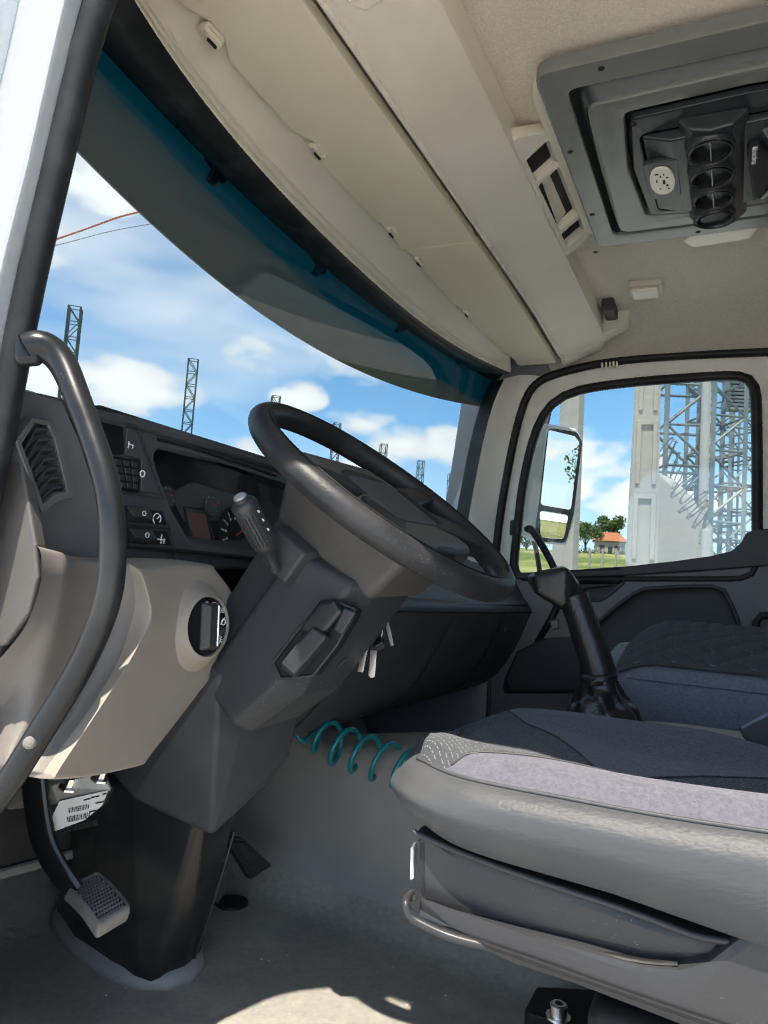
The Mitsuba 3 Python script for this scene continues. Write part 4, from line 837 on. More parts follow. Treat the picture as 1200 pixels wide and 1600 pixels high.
# passenger-side glovebox face, falling away forward and down
prof = [(.80, .70), (.66, .684), (.640, .672), (.636, .655), (.655, .60), (.70, .50), (.76, .42), (.84, .375), (.98, .36), (1.2, .35)]
part(da, 'glovebox_face', sheet(fine([[A(x, y+.0*x, z-.012*(x-1.0)) for y, z in prof] for x in (.585, .9, 1.3, 1.7, 2.06)], 20, 40)), 'dash', 60)
for x in (1.26, 1.72):
    part(da, 'glovebox_seam', tube([A(x+(.636-y)*.35, y-.0015, z-.012*(x-1.0)) for y, z in prof[3:8]], .0016, 6), 'dark')
part(da, 'glovebox_seam', tube([A(x, .6335, .655-.012*(x-1)) for x in (.62, 1.2, 2.05)], .0020, 6), 'dark')
part(da, 'glovebox_seam', tube([A(.78+(.636-y)*.35, y-.0015, z+.002) for y, z in prof[3:8]], .0016, 6), 'dark')
part(da, 'glovebox_latch', rh([A(x, .655, z) for x in (1.80, 1.86) for z in (.585, .61)], .006), 'doordark')
part(da, 'side_post', tube([[1.55,0.621,0.463],[1.55,0.618,0.349]], .006, 8, spline=False), 'satin')

# ------------------------------------------------------------ grab handles on both front pillars
gp = [[0.004,0.658,0.928],[0.01,0.649,0.933],[0.02,0.635,0.925],[0.022,0.605,0.886],[0.022,0.568,0.828],[0.022,0.543,0.778],[0.022,0.533,0.736],[0.022,0.531,0.693],[0.022,0.543,0.65],[0.02,0.565,0.603],[0.014,0.593,0.552],[0.006,0.618,0.504],[0,0.651,0.459]]
gh = thing('grab_handle', 'long black curved grab handle on the driver side pillar', 'grab handle', 'grab handles on the front pillars')
part(gh, 'bar', tube(gp, [.0165, .0155, .0135]+[.0125]*10, 16, 90), 'handle', True)
part(gh, 'foot', rh([A(*p) for p in [[-0,0.66,0.934],[0,0.657,0.918],[0.006,0.65,0.932],[0.006,0.65,0.92]]], .009), 'handle')
sc = A(*[[0.006,0.596,0.546]][0])
part(gh, 'screw_cap', lathe([(0, .004), (.004, .003), (.006, 0)], sc+A(-.005, -.006, 0), A(-.7, -.7, .2), 12), 'taupe')
gp2 = [A(2.075-p[0]-.01, p[1]+.012, p[2]) for p in [A(*q) for q in gp]]
gh2 = thing('grab_handle', 'black curved grab handle on the passenger side pillar, beyond the steering wheel', 'grab handle', 'grab handles on the front pillars')
part(gh2, 'bar', tube(gp2, .0125, 12, 80), 'handle', True)
part(gh2, 'foot', rh([A(2.05, .70, .915), A(2.05, .70, .955), A(2.066, .725, .915), A(2.066, .725, .955)], .008), 'black')

# ------------------------------------------------------------ steering wheel
WC = A(.490, .476, .842); wa = math.radians(35.4); wb = math.radians(-1.8)
wn = norm(A(math.sin(wb), -math.sin(wa)*math.cos(wb), math.cos(wa)*math.cos(wb)))
wu = norm(np.cross(A(0, 1, 0), wn)); wv = np.cross(wn, wu)      # wu to the passenger side, wv forward and up
def W(x, y, z=0.): return WC+wu*x+wv*y+wn*z
sw_ = thing('steering_wheel', 'large black grained steering wheel seen almost edge on', 'steering wheel')
tt = np.linspace(0, 2*np.pi, 121)[:-1]; cc_ = np.linspace(0, 2*np.pi, 21)[:-1]
R0 = .2165
rim = np.array([[W((R0+.0165*math.cos(p)*(1+.04*math.cos(3*p)))*math.cos(t), (R0+.0165*math.cos(p)*(1+.04*math.cos(3*p)))*math.sin(t), .0185*math.sin(p)) for p in np.r_[cc_, cc_[:1]]] for t in np.r_[tt, tt[:1]]])
m = sheet(rim); m.merge_vertices(); m.fix_normals()
part(sw_, 'rim', m, 'wheel', True)
for s in (1, -1):
    part(sw_, 'rim_seam', tube([W((R0-.004)*math.cos(t), (R0-.004)*math.sin(t), .0188*s) for t in tt], .0012, 5, closed=True, spline=False), 'rubber', 60)
# hub box below, horn pad on top, four spokes
hubp = [(-.095, -.118, -.012), (.105, -.118, -.012), (.105, .05, -.015), (-.095, .05, -.015), (-.075, -.095, -.095), (.085, -.095, -.095), (.085, .08, -.10), (-.075, .08, -.10), (-.10, .10, -.02), (.11, .10, -.02)]
part(sw_, 'hub', rh([W(x*.95, y*.96, z) for x, y, z in hubp], .016), 'hub', 50, 'grey brown underside of the steering wheel hub')
pad = [(-.075, .060), (-.02, .075), (.03, .075), (.085, .060), (.108, .02), (.112, -.04), (.095, -.118), (.03, -.132), (-.03, -.132), (-.085, -.118), (-.105, -.04), (-.10, .02)]
part(sw_, 'horn_pad', plate(pad, [], W(0, 0, .002), wu, wv, -wn, .03, .012, .03), 'wheel', 50)
part(sw_, 'pad_inlay', plate([(-.070, -.070), (.075, -.070), (.080, .040), (-.072, .040)], [], W(0, 0, .0055), wu, wv, -wn, .006, .002, .015), 'dash', 40)
part(sw_, 'pad_button', rh([W(x, y, .002) for x in (.075, .098) for y in (-.06, .02)], .005), 'dark')
part(sw_, 'pad_ledge', rh([W(-.085, -.122, -.012), W(.095, -.122, -.012), W(-.085, -.126, -.006), W(.095, -.126, -.006)], .004), 'doordark')
for a, w in ((210, .050), (330, .050), (172, .030), (8, .030)):
    t = math.radians(a); d = A(math.cos(t), math.sin(t)); n_ = A(-d[1], d[0])
    pts = [W(*(d*.09+n_*k*w*1.25), z) for k in (-.5, .5) for z in (-.002, -.022)]+[W(*(d*(R0-.004)+n_*k*w*.85), z) for k in (-.5, .5) for z in (.005, -.009)]
    part(sw_, 'spoke', rh(pts, .006), 'wheel', 40)

# ------------------------------------------------------------ steering column
sc_ = thing('steering_column', 'dark grey steering column shroud running down to a black floor boot', 'steering column')
ca = norm(A(0, .578, -.816)); cb = norm(A(0, .816, .578))
def K(x, s, t): return A(x, .475, .84)+ca*s+cb*t
low = [(.402, .135, .018), (.402, .365, .018), (.402, .115, -.070), (.402, .300, -.066), (.402, .372, -.050), (.43, .10, -.085), (.555, .10, -.085), (.43, .285, -.088), (.545, .285, -.088), (.560, .372, -.060), (.425, .378, -.060), (.578, .12, -.06), (.578, .33, -.05), (.575, .13, .02), (.575, .37, .02)]
low = [(.4905+(x-.4905)*.90, s_, t_) for x, s_, t_ in low]
part(sc_, 'lower_shroud', rh([K(*p) for p in low], .014), 'column', 50)
upp = [(.412, .130, .030), (.412, .375, .030), (.425, .125, .085), (.425, .34, .075), (.565, .125, .085), (.565, .34, .075), (.572, .13, .03), (.572, .375, .03)]
part(sc_, 'upper_shroud', rh([K(.4905+(x-.4905)*.92, s_, t_) for x, s_, t_ in upp], .010), 'column', 50)
part(sc_, 'shroud_gap', rh([K(x, s, t) for x in (.408, .57) for s in (.14, .368) for t in (.020, .028)], .002), 'dark')
# stalk collar, stalk and knob
part(sc_, 'stalk_collar', rh([K(x, s, t) for x, s, t in ((.385, .118, .005), (.385, .162, .005), (.385, .120, .055), (.385, .160, .050), (.42, .11, .0), (.42, .17, .0), (.42, .11, .06), (.42, .17, .06))], .006), 'column')
k0, k1, k2 = [A(*p) for p in [[0.378,0.585,0.724],[0.345,0.581,0.753],[0.288,0.59,0.814]]]
ax = norm(k2-k1)
stk = part(sc_, 'wiper_stalk', tube([k0, k0+(k1-k0)*.6, k1], [.0085, .0075, .011], 12), 'black', 60)
L_ = np.linalg.norm(k2-k1)
part(stk, 'knob', lathe([(0, L_), (.009, L_), (.0105, L_-.001), (.0108, L_-.005), (.0140, L_-.006), (.0175, L_-.010), (.0180, L_-.016), (.0170, L_-.022), (.0168, .016), (.0165, .004), (.0130, .0), (.011, -.004)], k1, ax, 40), 'black', 40)
part(stk, 'button', lathe([(0, L_+.003), (.0075, L_+.0028), (.0092, L_+.001), (.0094, L_-.004)], k1, ax, 28), 'steel_dull', 40)
a_ = norm(np.cross(ax, A(0, 0, 1))); b_ = np.cross(ax, a_)
rb_ = []
for k in range(22):
    t = 2*np.pi*k/22; p = k1+.0168*(math.cos(t)*a_+math.sin(t)*b_); rb_.append(tube([p+ax*.012, p+ax*(L_-.024)], .0013, 5, spline=False))
k_ = part(stk, 'grip_ribs', cat(rb_), 'satin', 60); labels[k_] = {'kind': 'stuff'}
for d in (.030, .046, .060):
    p = k1+ax*(d)+.0186*norm(-a_*.35*0+norm(CAM-k1)-ax*(norm(CAM-k1) @ ax)+norm(np.cross(ax, CAM-k1))*.8)
    part(stk, 'symbol', cat(tube([p+.0017*(math.cos(t)*a_+math.sin(t)*ax) for t in np.linspace(0, 6.28, 9)[:-1]], .0006, 5, closed=True, spline=False)), 'white_ink')
# lever recess and adjusting lever on the left face of the shroud
rec = [[0.396,0.519,0.678],[0.396,0.498,0.687],[0.396,0.463,0.677],[0.396,0.465,0.668],[0.396,0.48,0.641],[0.396,0.487,0.627],[0.396,0.521,0.582],[0.396,0.572,0.572],[0.396,0.587,0.593],[0.396,0.551,0.641]]
part(sc_, 'lever_recess', slab(rec, A(.02, 0, 0), .002, .006), 'dark')
part(sc_, 'lever_rim', tube(dense([A(p[0]-.002, p[1], p[2]) for p in [A(*q) for q in rec]], .012), .0022, 6, closed=True, spline=False), 'column', 60)
part(sc_, 'adjust_knob', rh([[0.388,0.511,0.679],[0.388,0.493,0.682],[0.388,0.484,0.673],[0.388,0.511,0.639],[0.388,0.534,0.647],[0.398,0.516,0.68],[0.398,0.488,0.672],[0.398,0.542,0.642],[0.398,0.515,0.634]], .006), 'boot', 40, 'black rounded upper lever block')
part(sc_, 'adjust_wedge', rh([[0.39,0.476,0.675],[0.39,0.463,0.672],[0.39,0.479,0.645],[0.39,0.487,0.649],[0.399,0.484,0.676],[0.399,0.496,0.647]], .003), 'black', 40)
part(sc_, 'adjust_lever', rh([[0.378,0.516,0.644],[0.378,0.499,0.637],[0.378,0.541,0.586],[0.378,0.557,0.596],[0.398,0.532,0.643],[0.398,0.504,0.634],[0.398,0.549,0.578],[0.398,0.573,0.589]], .004), 'column', 40, 'grey block-shaped tilt lever')
part(sc_, 'shroud_slot', rh([[0.41,0.492,0.598],[0.41,0.48,0.609],[0.41,0.48,0.606],[0.41,0.492,0.594]], .002), 'dark')
# cover below, floor boot and its collar
cov = [[0.4,0.681,0.568],[0.405,0.733,0.524],[0.41,0.829,0.362],[0.43,0.796,0.345],[0.455,0.714,0.32],[0.452,0.672,0.507],[0.56,0.641,0.51],[0.565,0.661,0.422],[0.565,0.69,0.381]]
covb = [A(p[0]+dx, p[1]+.14, p[2]+.08) for p, dx in ((A(*cov[0]), 0), (A(*cov[2]), 0), (A(*cov[6]), 0), (A(*cov[7]), 0), (A(*cov[8]), 0))]
cvp = np.array([A(*p) for p in cov]+covb); cvc = cvp.mean(0)
part(sc_, 'column_cover', rh(cvc+(cvp-cvc)*.93, .014), 'column', 50)
for px in ([[0.53,0.717,0.468]][0], [[0.555,0.658,0.487]][0]):
    part(sc_, 'cover_screw', lathe([(0, .002), (.006, .002), (.0075, -.002)], A(*px)+A(-.02, -.03, 0)*.2, norm(A(.35, -.85, -.2)), 14), 'gloss')
btop = [A(*p) for p in [[0.415,0.831,0.363],[0.43,0.79,0.346],[0.455,0.721,0.327],[0.56,0.747,0.294],[0.58,0.76,0.35]]]+[A(.58, .86, .36), A(.41, .94, .36)]
zb = .045
bb = [A(*p) for p in [[0.571,1.109,0.045],[0.528,1.042,0.045],[0.495,0.899,0.045],[0.486,0.825,0.045],[0.536,0.807,0.045],[0.577,0.818,0.045]]]
bb += [A(bb[-1][0]+.05, bb[-1][1]+.12, zb), A(bb[-1][0]+.03, bb[-1][1]+.26, zb), A(bb[0][0]+.02, bb[0][1]+.06, zb)]
part(sc_, 'boot', rh([np.mean(btop+bb, 0)+(p-np.mean(btop+bb, 0))*A(.82, .82, 1) for p in btop+bb], .022), 'boot', 60, 'smooth black boot between column cover and floor')
part(sc_, 'boot_seam', tube([[0.556,0.743,0.286],[0.553,0.764,0.189],[0.55,0.797,0.07]], .0018, 6), 'satin')
bc = np.mean(bb, 0); col = soft([A(bc[0]+(p[0]-bc[0])*1.26-.006, bc[1]+(p[1]-bc[1])*1.22-.012, .056) for p in bb], 6)
part(sc_, 'boot_collar', tube(col, .024, 12, closed=True, spline=False, flat=.8), 'tunnel', 60, 'raised vinyl collar round the boot')

# keys hanging from the ignition lock
ky = thing('key_bunch', 'bunch of keys hanging from the ignition lock under the steering wheel', 'keys')
def keyp(name, pts, d, mat, parent=ky, r=.001): return part(parent, name, slab(pts, d, .0008, r), mat)
part(ky, 'ring', tube([A(*[[0.59,0.517,0.638]][0])+.012*(math.cos(t)*A(.5, .6, .2)+math.sin(t)*A(0, 0, 1)) for t in np.linspace(0, 6.28, 19)[:-1]], .0010, 6, closed=True, spline=False), 'metal', 60)
keyp('key_head', [[0.588,0.521,0.645],[0.588,0.507,0.641],[0.588,0.506,0.611],[0.588,0.514,0.606],[0.588,0.533,0.609],[0.588,0.527,0.63]], A(.009, .004, 0), 'black', r=.004)
keyp('key_blade', [[0.59,0.533,0.605],[0.59,0.519,0.606],[0.59,0.52,0.587],[0.59,0.52,0.563],[0.59,0.528,0.56],[0.59,0.533,0.565],[0.59,0.532,0.584]], A(.0022, .001, 0), 'metal')
keyp('key_blade', [[0.586,0.541,0.61],[0.586,0.534,0.609],[0.586,0.537,0.59],[0.586,0.54,0.568],[0.586,0.551,0.568],[0.586,0.548,0.589]], A(.002, .001, 0), 'metal')
keyp('key_blade', [[0.595,0.514,0.664],[0.595,0.509,0.662],[0.595,0.5,0.639],[0.595,0.493,0.616],[0.595,0.498,0.614],[0.595,0.508,0.638]], A(.002, .001, 0), 'steel_dull')
part(ky, 'key_head', rh([[0.584,0.517,0.623],[0.584,0.509,0.62],[0.584,0.519,0.614]], .004), 'gloss')

# ------------------------------------------------------------ pedals
cp_ = thing('clutch_pedal', 'clutch pedal with a ribbed square rubber pad on a bent black arm', 'pedal')
cq = [A(*p) for p in [[0.302,0.844,0.262],[0.366,0.849,0.262],[0.332,0.74,0.25],[0.257,0.734,0.25]]]
cu = norm(cq[1]-cq[0]); cvv = norm((cq[3]-cq[0])+(cq[2]-cq[1])); cn2 = norm(np.cross(cvv, cu)); cn2 = cn2 if cn2[2] > 0 else -cn2
lu = np.linalg.norm(cq[1]-cq[0]); lv = (np.linalg.norm(cq[3]-cq[0])+np.linalg.norm(cq[2]-cq[1]))/2
cen = sum(cq)/4
def cpd(a, b, h=0.): return cen+cu*a*lu/2+cvv*b*lv/2+cn2*(h+.005*(1-b*b)-.003)
pm = []
NB = 20
outl = fillet([(-1, -1), (1, -1), (1, 1), (-1, 1)], .15, 6); 
def dens2(o, n=10):
    r = []
    for a, b in zip(o, np.roll(o, -1, 0)):
        k = max(1, int(np.linalg.norm(b-a)*n/2)); r += [a+(b-a)*i/k for i in range(k)]
    return np.array(r)
ol = dens2(outl, 12)
rings_ = [(.96, -.018), (1.0, -.006), (.97, -.001), (.93, .001), (.86, .001), (.84, -.003)]
base_ = [(.85, -.003), (.7, -.003), (.5, -.003), (.25, -.003), (.0, -.003)]
part(cp_, 'pad', (lambda mm: mm)(sheet([[cpd(*(o*k), h) for o in np.vstack([ol, ol[:1]])] for k, h in rings_])), 'rubber_pad', 40, 'rubber pad with a raised rim')
part(cp_, 'pad_face', sheet([[cpd(*(o*k), h) for o in np.vstack([ol, ol[:1]])] for k, h in base_]), 'boot', 40)
st = []
for i in range(9):
    for j in range(13):
        a, b = -.74+1.48*(i+.5*(j % 2))/8.5, -.78+1.56*j/12
        if abs(a) > .79: continue
        R_ = np.stack([cu, cvv, cn2], 1) @ np.array([[.707, -.707, 0], [.707, .707, 0], [0, 0, 1]])
        st.append(bx(cpd(a, b, -.0022), (.0040, .0040, .0026), 0, R_))
k_ = part(cp_, 'studs', cat(st), 'rubber_pad', False); labels[k_] = {'kind': 'stuff'}
arm = [A(*p) for p in [[0.285,0.911,0.409],[0.288,0.898,0.359],[0.292,0.876,0.307],[0.3,0.844,0.271],[0.306,0.826,0.255]]]
part(cp_, 'arm', tube(arm, [.020, .020, .019, .017, .014], 14, 30, flat=.40, ref=A(1, .3, 0)), 'gloss', 60)
br = thing('brake_pedal', 'brake pedal with a studded pad, half hidden behind the floor boot', 'pedal')
bq = [[0.56,0.782,0.178],[0.585,0.776,0.22],[0.61,0.77,0.192],[0.6,0.796,0.143]]
bqa = [A(*p) for p in bq]; bnn = norm(np.cross(bqa[1]-bqa[0], bqa[3]-bqa[0])); bnn = bnn if bnn @ (CAM-bqa[0]) > 0 else -bnn
part(br, 'pad', trimesh.convex.convex_hull(np.vstack([np.array(bqa), np.array(bqa)-bnn*.02])), 'black')
cb_ = lambda a, b: (bqa[0]*(1-a)+bqa[1]*a)*(1-b)+(bqa[3]*(1-a)+bqa[2]*a)*b
bR = np.stack([norm(bqa[1]-bqa[0]), np.cross(bnn, norm(bqa[1]-bqa[0])), bnn], 1)
k_ = part(br, 'studs', cat(*[bx(cb_((i+.7)/8.4, (j+.7)/5.4)+bnn*.0005, (.005, .004, .003), 0, bR) for i in range(8) for j in range(5)]), 'satin', False); labels[k_] = {'kind': 'stuff'}
part(br, 'arm', tube([cb_(.8, .5)-bnn*.01, cb_(1.1, .5)-bnn*.05+A(0, .03, .03), cb_(1.2, .5)+A(0, .16, .22)], .011, 8), 'gloss')
ac = thing('accelerator_pedal', 'ribbed black accelerator pedal at the foot of the engine tunnel', 'pedal')
aq = [A(*p) for p in [[0.7,0.857,0.21],[0.735,0.849,0.201],[0.79,0.819,0.144],[0.765,0.842,0.125]]]
an_ = norm(np.cross(aq[1]-aq[0], aq[3]-aq[0])); an_ = an_ if an_ @ (CAM-aq[0]) > 0 else -an_
part(ac, 'pad', rh(np.vstack([np.array(aq), np.array(aq)-an_*.012]), .004), 'black')
for k in range(9):
    f = (k+.6)/9.3; a, b = aq[0]+(aq[3]-aq[0])*f, aq[1]+(aq[2]-aq[1])*f
    part(ac, 'rib', tube([a+an_*.004+(b-a)*.06, b+an_*.004-(b-a)*.06], .0022, 6, spline=False), 'boot')
part(ac, 'arm', tube([(aq[0]+aq[1])/2-an_*.02, (aq[0]+aq[1])/2+A(0, .10, .10)], .010, 8), 'gloss')

# bracket with a bar-code sticker above the clutch pedal
bk = thing('metal_bracket', 'grey metal pedal bracket with two bolts and a white bar-code sticker', 'bracket')
bp = [A(*p) for p in [[0.31,0.892,0.388],[0.335,0.827,0.411],[0.345,0.824,0.385],[0.335,0.829,0.351],[0.31,0.882,0.321],[0.3,0.886,0.359]]]
part(bk, 'body', rh([A(*p) for p in [[0.305,0.889,0.388],[0.34,0.835,0.408],[0.345,0.822,0.388],[0.318,0.89,0.363]]]+[A(.31, 1.0, .40), A(.36, 1.0, .40), A(.31, .98, .34), A(.36, .98, .36)], .004), 'steel_dull', 30)
for px in ([[0.312,0.874,0.391]][0], [[0.335,0.837,0.405]][0]):
    bo_ = part(bk, 'bolt', lathe([(0, .016), (.006, .016), (.007, .013), (.0075, .004), (.013, .003), (.014, .0)], A(*px)+A(0, -.005, -.004), A(0, -.35, .94), 6), 'metal', 20)
lab = [A(*p) for p in [[0.308,0.879,0.367],[0.338,0.817,0.387],[0.338,0.824,0.365],[0.334,0.847,0.343],[0.306,0.879,0.325],[0.304,0.886,0.345]]]
ln = norm(np.cross(lab[1]-lab[0], lab[4]-lab[0])); ln = ln if ln @ (CAM-lab[0]) > 0 else -ln
o = sum(lab)/6; lab = [p-ln*((p-o) @ ln) for p in lab]
part(bk, 'back_plate', slab([o+(p-o)*1.03-ln*.003 for p in lab], -ln*.02, .001), 'satin')
stp = part(bk, 'sticker', slab(lab, -ln*.001, .0002), 'paper', label='white sticker with bar codes')
lx = norm(lab[1]-lab[0]); ly = np.cross(ln, lx); ly = ly if ly[2] < 0 else -ly
bars = []
for row, (y0_, h_, x0_, n_) in enumerate(((.016, .007, .012, 14), (.028, .008, .008, 16), (.041, .008, .003, 22))):
    x = x0_
    for i in range(n_):
        w_ = (.0006, .0011, .0016)[int(rng.integers(3))]
        bars.append(bx(lab[0]+lx*x+ly*(y0_)+ln*.0004, (w_, h_, .0004), 0, np.stack([lx, ly, ln], 1))); x += w_+(.0008, .0013)[int(rng.integers(2))]
k_ = part(stp, 'bar_code', cat(*bars), 'ink', False); labels[k_] = {'kind': 'stuff'}
part(stp, 'print_line', cat(*[bx(lab[0]+lx*x+ly*y+ln*.0004, (w, .0022, .0004), 0, np.stack([lx, ly, ln], 1)) for x, y, w in ((.040, .006, .010), (.052, .005, .012), (.066, .004, .006), (.060, .014, .018), (.046, .024, .012))]), 'ink', False)

# ------------------------------------------------------------ driver's seat
ds = thing('driver_seat', 'driver seat with grey vinyl sides, lilac bolsters and a dark dashed centre', 'seat')
def ss(a, b, x):
    t = np.clip((x-a)/(b-a), 0, 1); return t*t*(3-2*t)
SX = .515
def halfw(y): return .262*np.sqrt(np.clip(1-np.clip((y-.18)/.188, 0, 1)**3.2, .0, 1))
def seatz(s, y):
    a = np.abs(s)
    z = .500+np.where(s > 0, .028, .040)*ss(.40, .80, a)-.020*ss(.86, 1.0, a)**1.5
    z = z+.020*ss(.10, .24, y)*(1-ss(.45, .9, a))
    z = z+.010*ss(.1, -.2, y)*(s < 0)*ss(.4, .8, a)
    z = z-.032*ss(.30, .40, y)
    z = z-.018*ss(.05, -.12, y)*(s > 0)*ss(.4, .8, a)
    return z
def nearx(y): return np.interp(y, [-.5, -.1, .02, .09, .16, .24, .28, .305, .33, .40], [.335, .328, .332, .338, .318, .298, .272, .245, .2, .2])
def farx(y): return np.interp(y, [-.5, -.2, -.043, .03, .10, .13, .15, .18, .22, .27, .32, .36, .40], [.67, .66, .60, .55, .48, .458, .465, .51, .56, .61, .66, .72, .80])
# a finer grid keeps the seams clean
def strip(x0, x1, ny=120, nx=40, yr=(-.5, .361)):
    rows = []
    for y in np.linspace(yr[0], yr[1], ny):
        h = halfw(y); a, b = max(x0(y), SX-h), min(x1(y), SX+h)
        if b < a: a = b = min(max(a, SX-h), SX+h)
        rows.append([A(x, y, seatz((x-SX)/max(h, 1e-6), y)) for x in np.linspace(a, b, nx)])
    m = sheet(rows); m.merge_vertices(); return m
lo_ = lambda y: -9.; hi_ = lambda y: 9.
part(ds, 'centre_cover', strip(nearx, farx), 'insert', True, 'dark centre fabric with short light dashes')
part(ds, 'bolster', strip(lo_, nearx), 'lilac', True, 'lilac outer bolster')
part(ds, 'bolster', strip(farx, hi_), 'lilac', True, 'lilac inner bolster')
for fn in (nearx, farx):
    ys = np.linspace(-.45, .37, 60); pt = [A(float(fn(y)), y, float(seatz((fn(y)-SX)/halfw(y), y))+.0005) for y in ys if abs(fn(y)-SX) < halfw(y)-.004]
    part(ds, 'seam', tube(pt, .0016, 6, spline=False), 'satin', 60)
# perimeter loop for the vinyl side
Yl = np.r_[np.linspace(-.50, .18, 50), .18+.1815*np.sin(np.linspace(.02, np.pi/2, 40))]
loop = [A(SX-halfw(y), y, seatz(-1, y)) for y in Yl]
yend = Yl[-1]; loop += [A(SX+halfw(yend)*s, yend, seatz(s, yend)) for s in np.linspace(-1, 1, 12)[1:-1]]+[A(SX+halfw(y), y, seatz(1, y)) for y in Yl[::-1]]
loop = np.array(loop)
tg = np.gradient(loop, axis=0); nn = np.stack([-tg[:, 1], tg[:, 0], tg[:, 0]*0], 1); nn /= np.linalg.norm(nn, axis=1, keepdims=True)+1e-9
for _ in range(6): nn = (np.roll(nn, 1, 0)+nn*2+np.roll(nn, -1, 0))/4
if nn[20, 0] > 0: nn = -nn
zb_ = np.interp(loop[:, 1], [-.5, -.1, .10, .30, .41], [.398, .416, .439, .449, .444])
rowsv = []
wob = meshkit.fbm(loop*A(9, 9, 9), 3, 5)-.5
for t, off in ((0, 0), (.04, .008), (.12, .016), (.26, .0225), (.42, .023), (.58, .019), (.76, .011), (.92, .000), (1.0, -.010), (1.02, -.06)):
    p = loop+nn*(off*(1+.0*ss(.20, .33, loop[:, 1]))[:, None]+.008*ss(.20, .33, loop[:, 1])[:, None]*math.sin(min(t, 1)*3.14)**2*(t > .3)+.006*wob[:, None]*math.sin(min(t, 1)*3.14)); p[:, 2] = loop[:, 2]+(zb_-loop[:, 2])*t; rowsv.append(p)
part(ds, 'side_cover', sheet(fine(np.array(rowsv), 28, len(loop))), 'vinyl', True, 'grey grained vinyl side of the cushion')
part(ds, 'piping', tube(loop[2:-2]+nn[2:-2]*.001+A(0, 0, .0008), .0022, 6, spline=False), 'vinyl', 60)
# moulded seat base
bz_ = [A(*p) for p in [[0.275,0.311,0.451],[0.275,0.296,0.448],[0.275,0.255,0.441],[0.275,0.167,0.43],[0.275,0.075,0.422],[0.275,0.024,0.416],[0.275,-0.007,0.419],[0.275,-0.081,0.435],[0.275,-0.082,0.392],[0.275,0.04,0.383],[0.275,0.073,0.377],[0.275,0.133,0.375],[0.275,0.223,0.374],[0.275,0.265,0.371],[0.275,0.301,0.372]]]
part(ds, 'base', plate([p[1:] for p in bz_], [], A(.278, 0, 0), A(0, 1, 0), A(0, 0, 1), A(1, 0, 0), .48, .012, .008), 'satin', 40)
part(ds, 'base_lip', tube([[0.272,0.309,0.45],[0.272,0.295,0.447],[0.272,0.254,0.44],[0.272,0.166,0.43],[0.272,0.074,0.422],[0.272,0.024,0.416],[0.272,-0.002,0.418]], .0035, 8), 'satin', 60)
part(ds, 'trim_strip', tube([[0.272,0.263,0.371],[0.272,0.222,0.374],[0.272,0.132,0.378],[0.272,0.067,0.382],[0.272,0.04,0.388]], .0045, 8, flat=.6), 'rubber', 60, 'dark trim strip along the base')
skirt_o = [A(*p) for p in [[0.262,0.304,0.391],[0.262,0.296,0.381],[0.262,0.261,0.378],[0.262,0.22,0.379],[0.262,0.13,0.382],[0.262,0.072,0.382],[0.262,0.039,0.388],[0.262,0.015,0.402],[0.262,-0.002,0.421],[0.262,-0.02,0.439],[0.262,-0.047,0.458],[0.262,-0.08,0.474],[0.262,-0.082,0.317],[0.262,0.037,0.337],[0.262,0.129,0.345],[0.262,0.191,0.347],[0.262,0.217,0.351],[0.262,0.26,0.359],[0.262,0.297,0.373]]]
part(ds, 'skirt', plate([p[1:] for p in skirt_o], [], A(.262, 0, 0), A(0, 1, 0), A(0, 0, 1), A(1, 0, 0), .50, .010, .006), 'satin', 40, 'lower moulded skirt curving up at the rear')
part(ds, 'skirt_groove', tube([[0.26,0.267,0.364],[0.26,0.218,0.362],[0.26,0.16,0.359],[0.26,0.094,0.355],[0.26,0.038,0.352],[0.26,-0.024,0.349]], .0030, 6), 'dark', 60)
part(ds, 'under_frame', rh([A(.36, .12, .335), A(.36, -.5, .30), A(.68, .12, .335), A(.68, -.5, .30), A(.38, .02, .16), A(.66, .02, .16), A(.38, -.5, .16), A(.66, -.5, .16)], .01), 'dark')
part(ds, 'pedestal', bx(A(.51, -.12, .17), (.36, .5, .26), .02), 'dark')
part(ds, 'adjust_bar', tube([[0.29,0.31,0.38],[0.262,0.307,0.386],[0.25,0.304,0.383],[0.25,0.299,0.374],[0.252,0.285,0.368],[0.256,0.258,0.362],[0.262,0.219,0.36],[0.28,0.177,0.356]], .0045, 10, 50), 'satin', True, 'bent grey seat adjusting bar')
part(ds, 'label_tab', slab([[0.3,0.323,0.422],[0.3,0.319,0.425],[0.3,0.317,0.39],[0.3,0.321,0.388]], A(.02, .004, 0), .001), 'paper')
part(ds, 'backrest', rh([A(.28, -.46, .50), A(.75, -.46, .50), A(.30, -.62, 1.15), A(.73, -.62, 1.15), A(.28, -.60, .5), A(.75, -.60, .5), A(.33, -.74, 1.15), A(.70, -.74, 1.15)], .05), 'lilac', 60)
part(ds, 'rail', rh([A(.33, .22, .07), A(.36, .22, .07), A(.33, -.5, .07), A(.36, -.5, .07), A(.33, .22, .10), A(.36, .22, .10)], .004), 'dark')

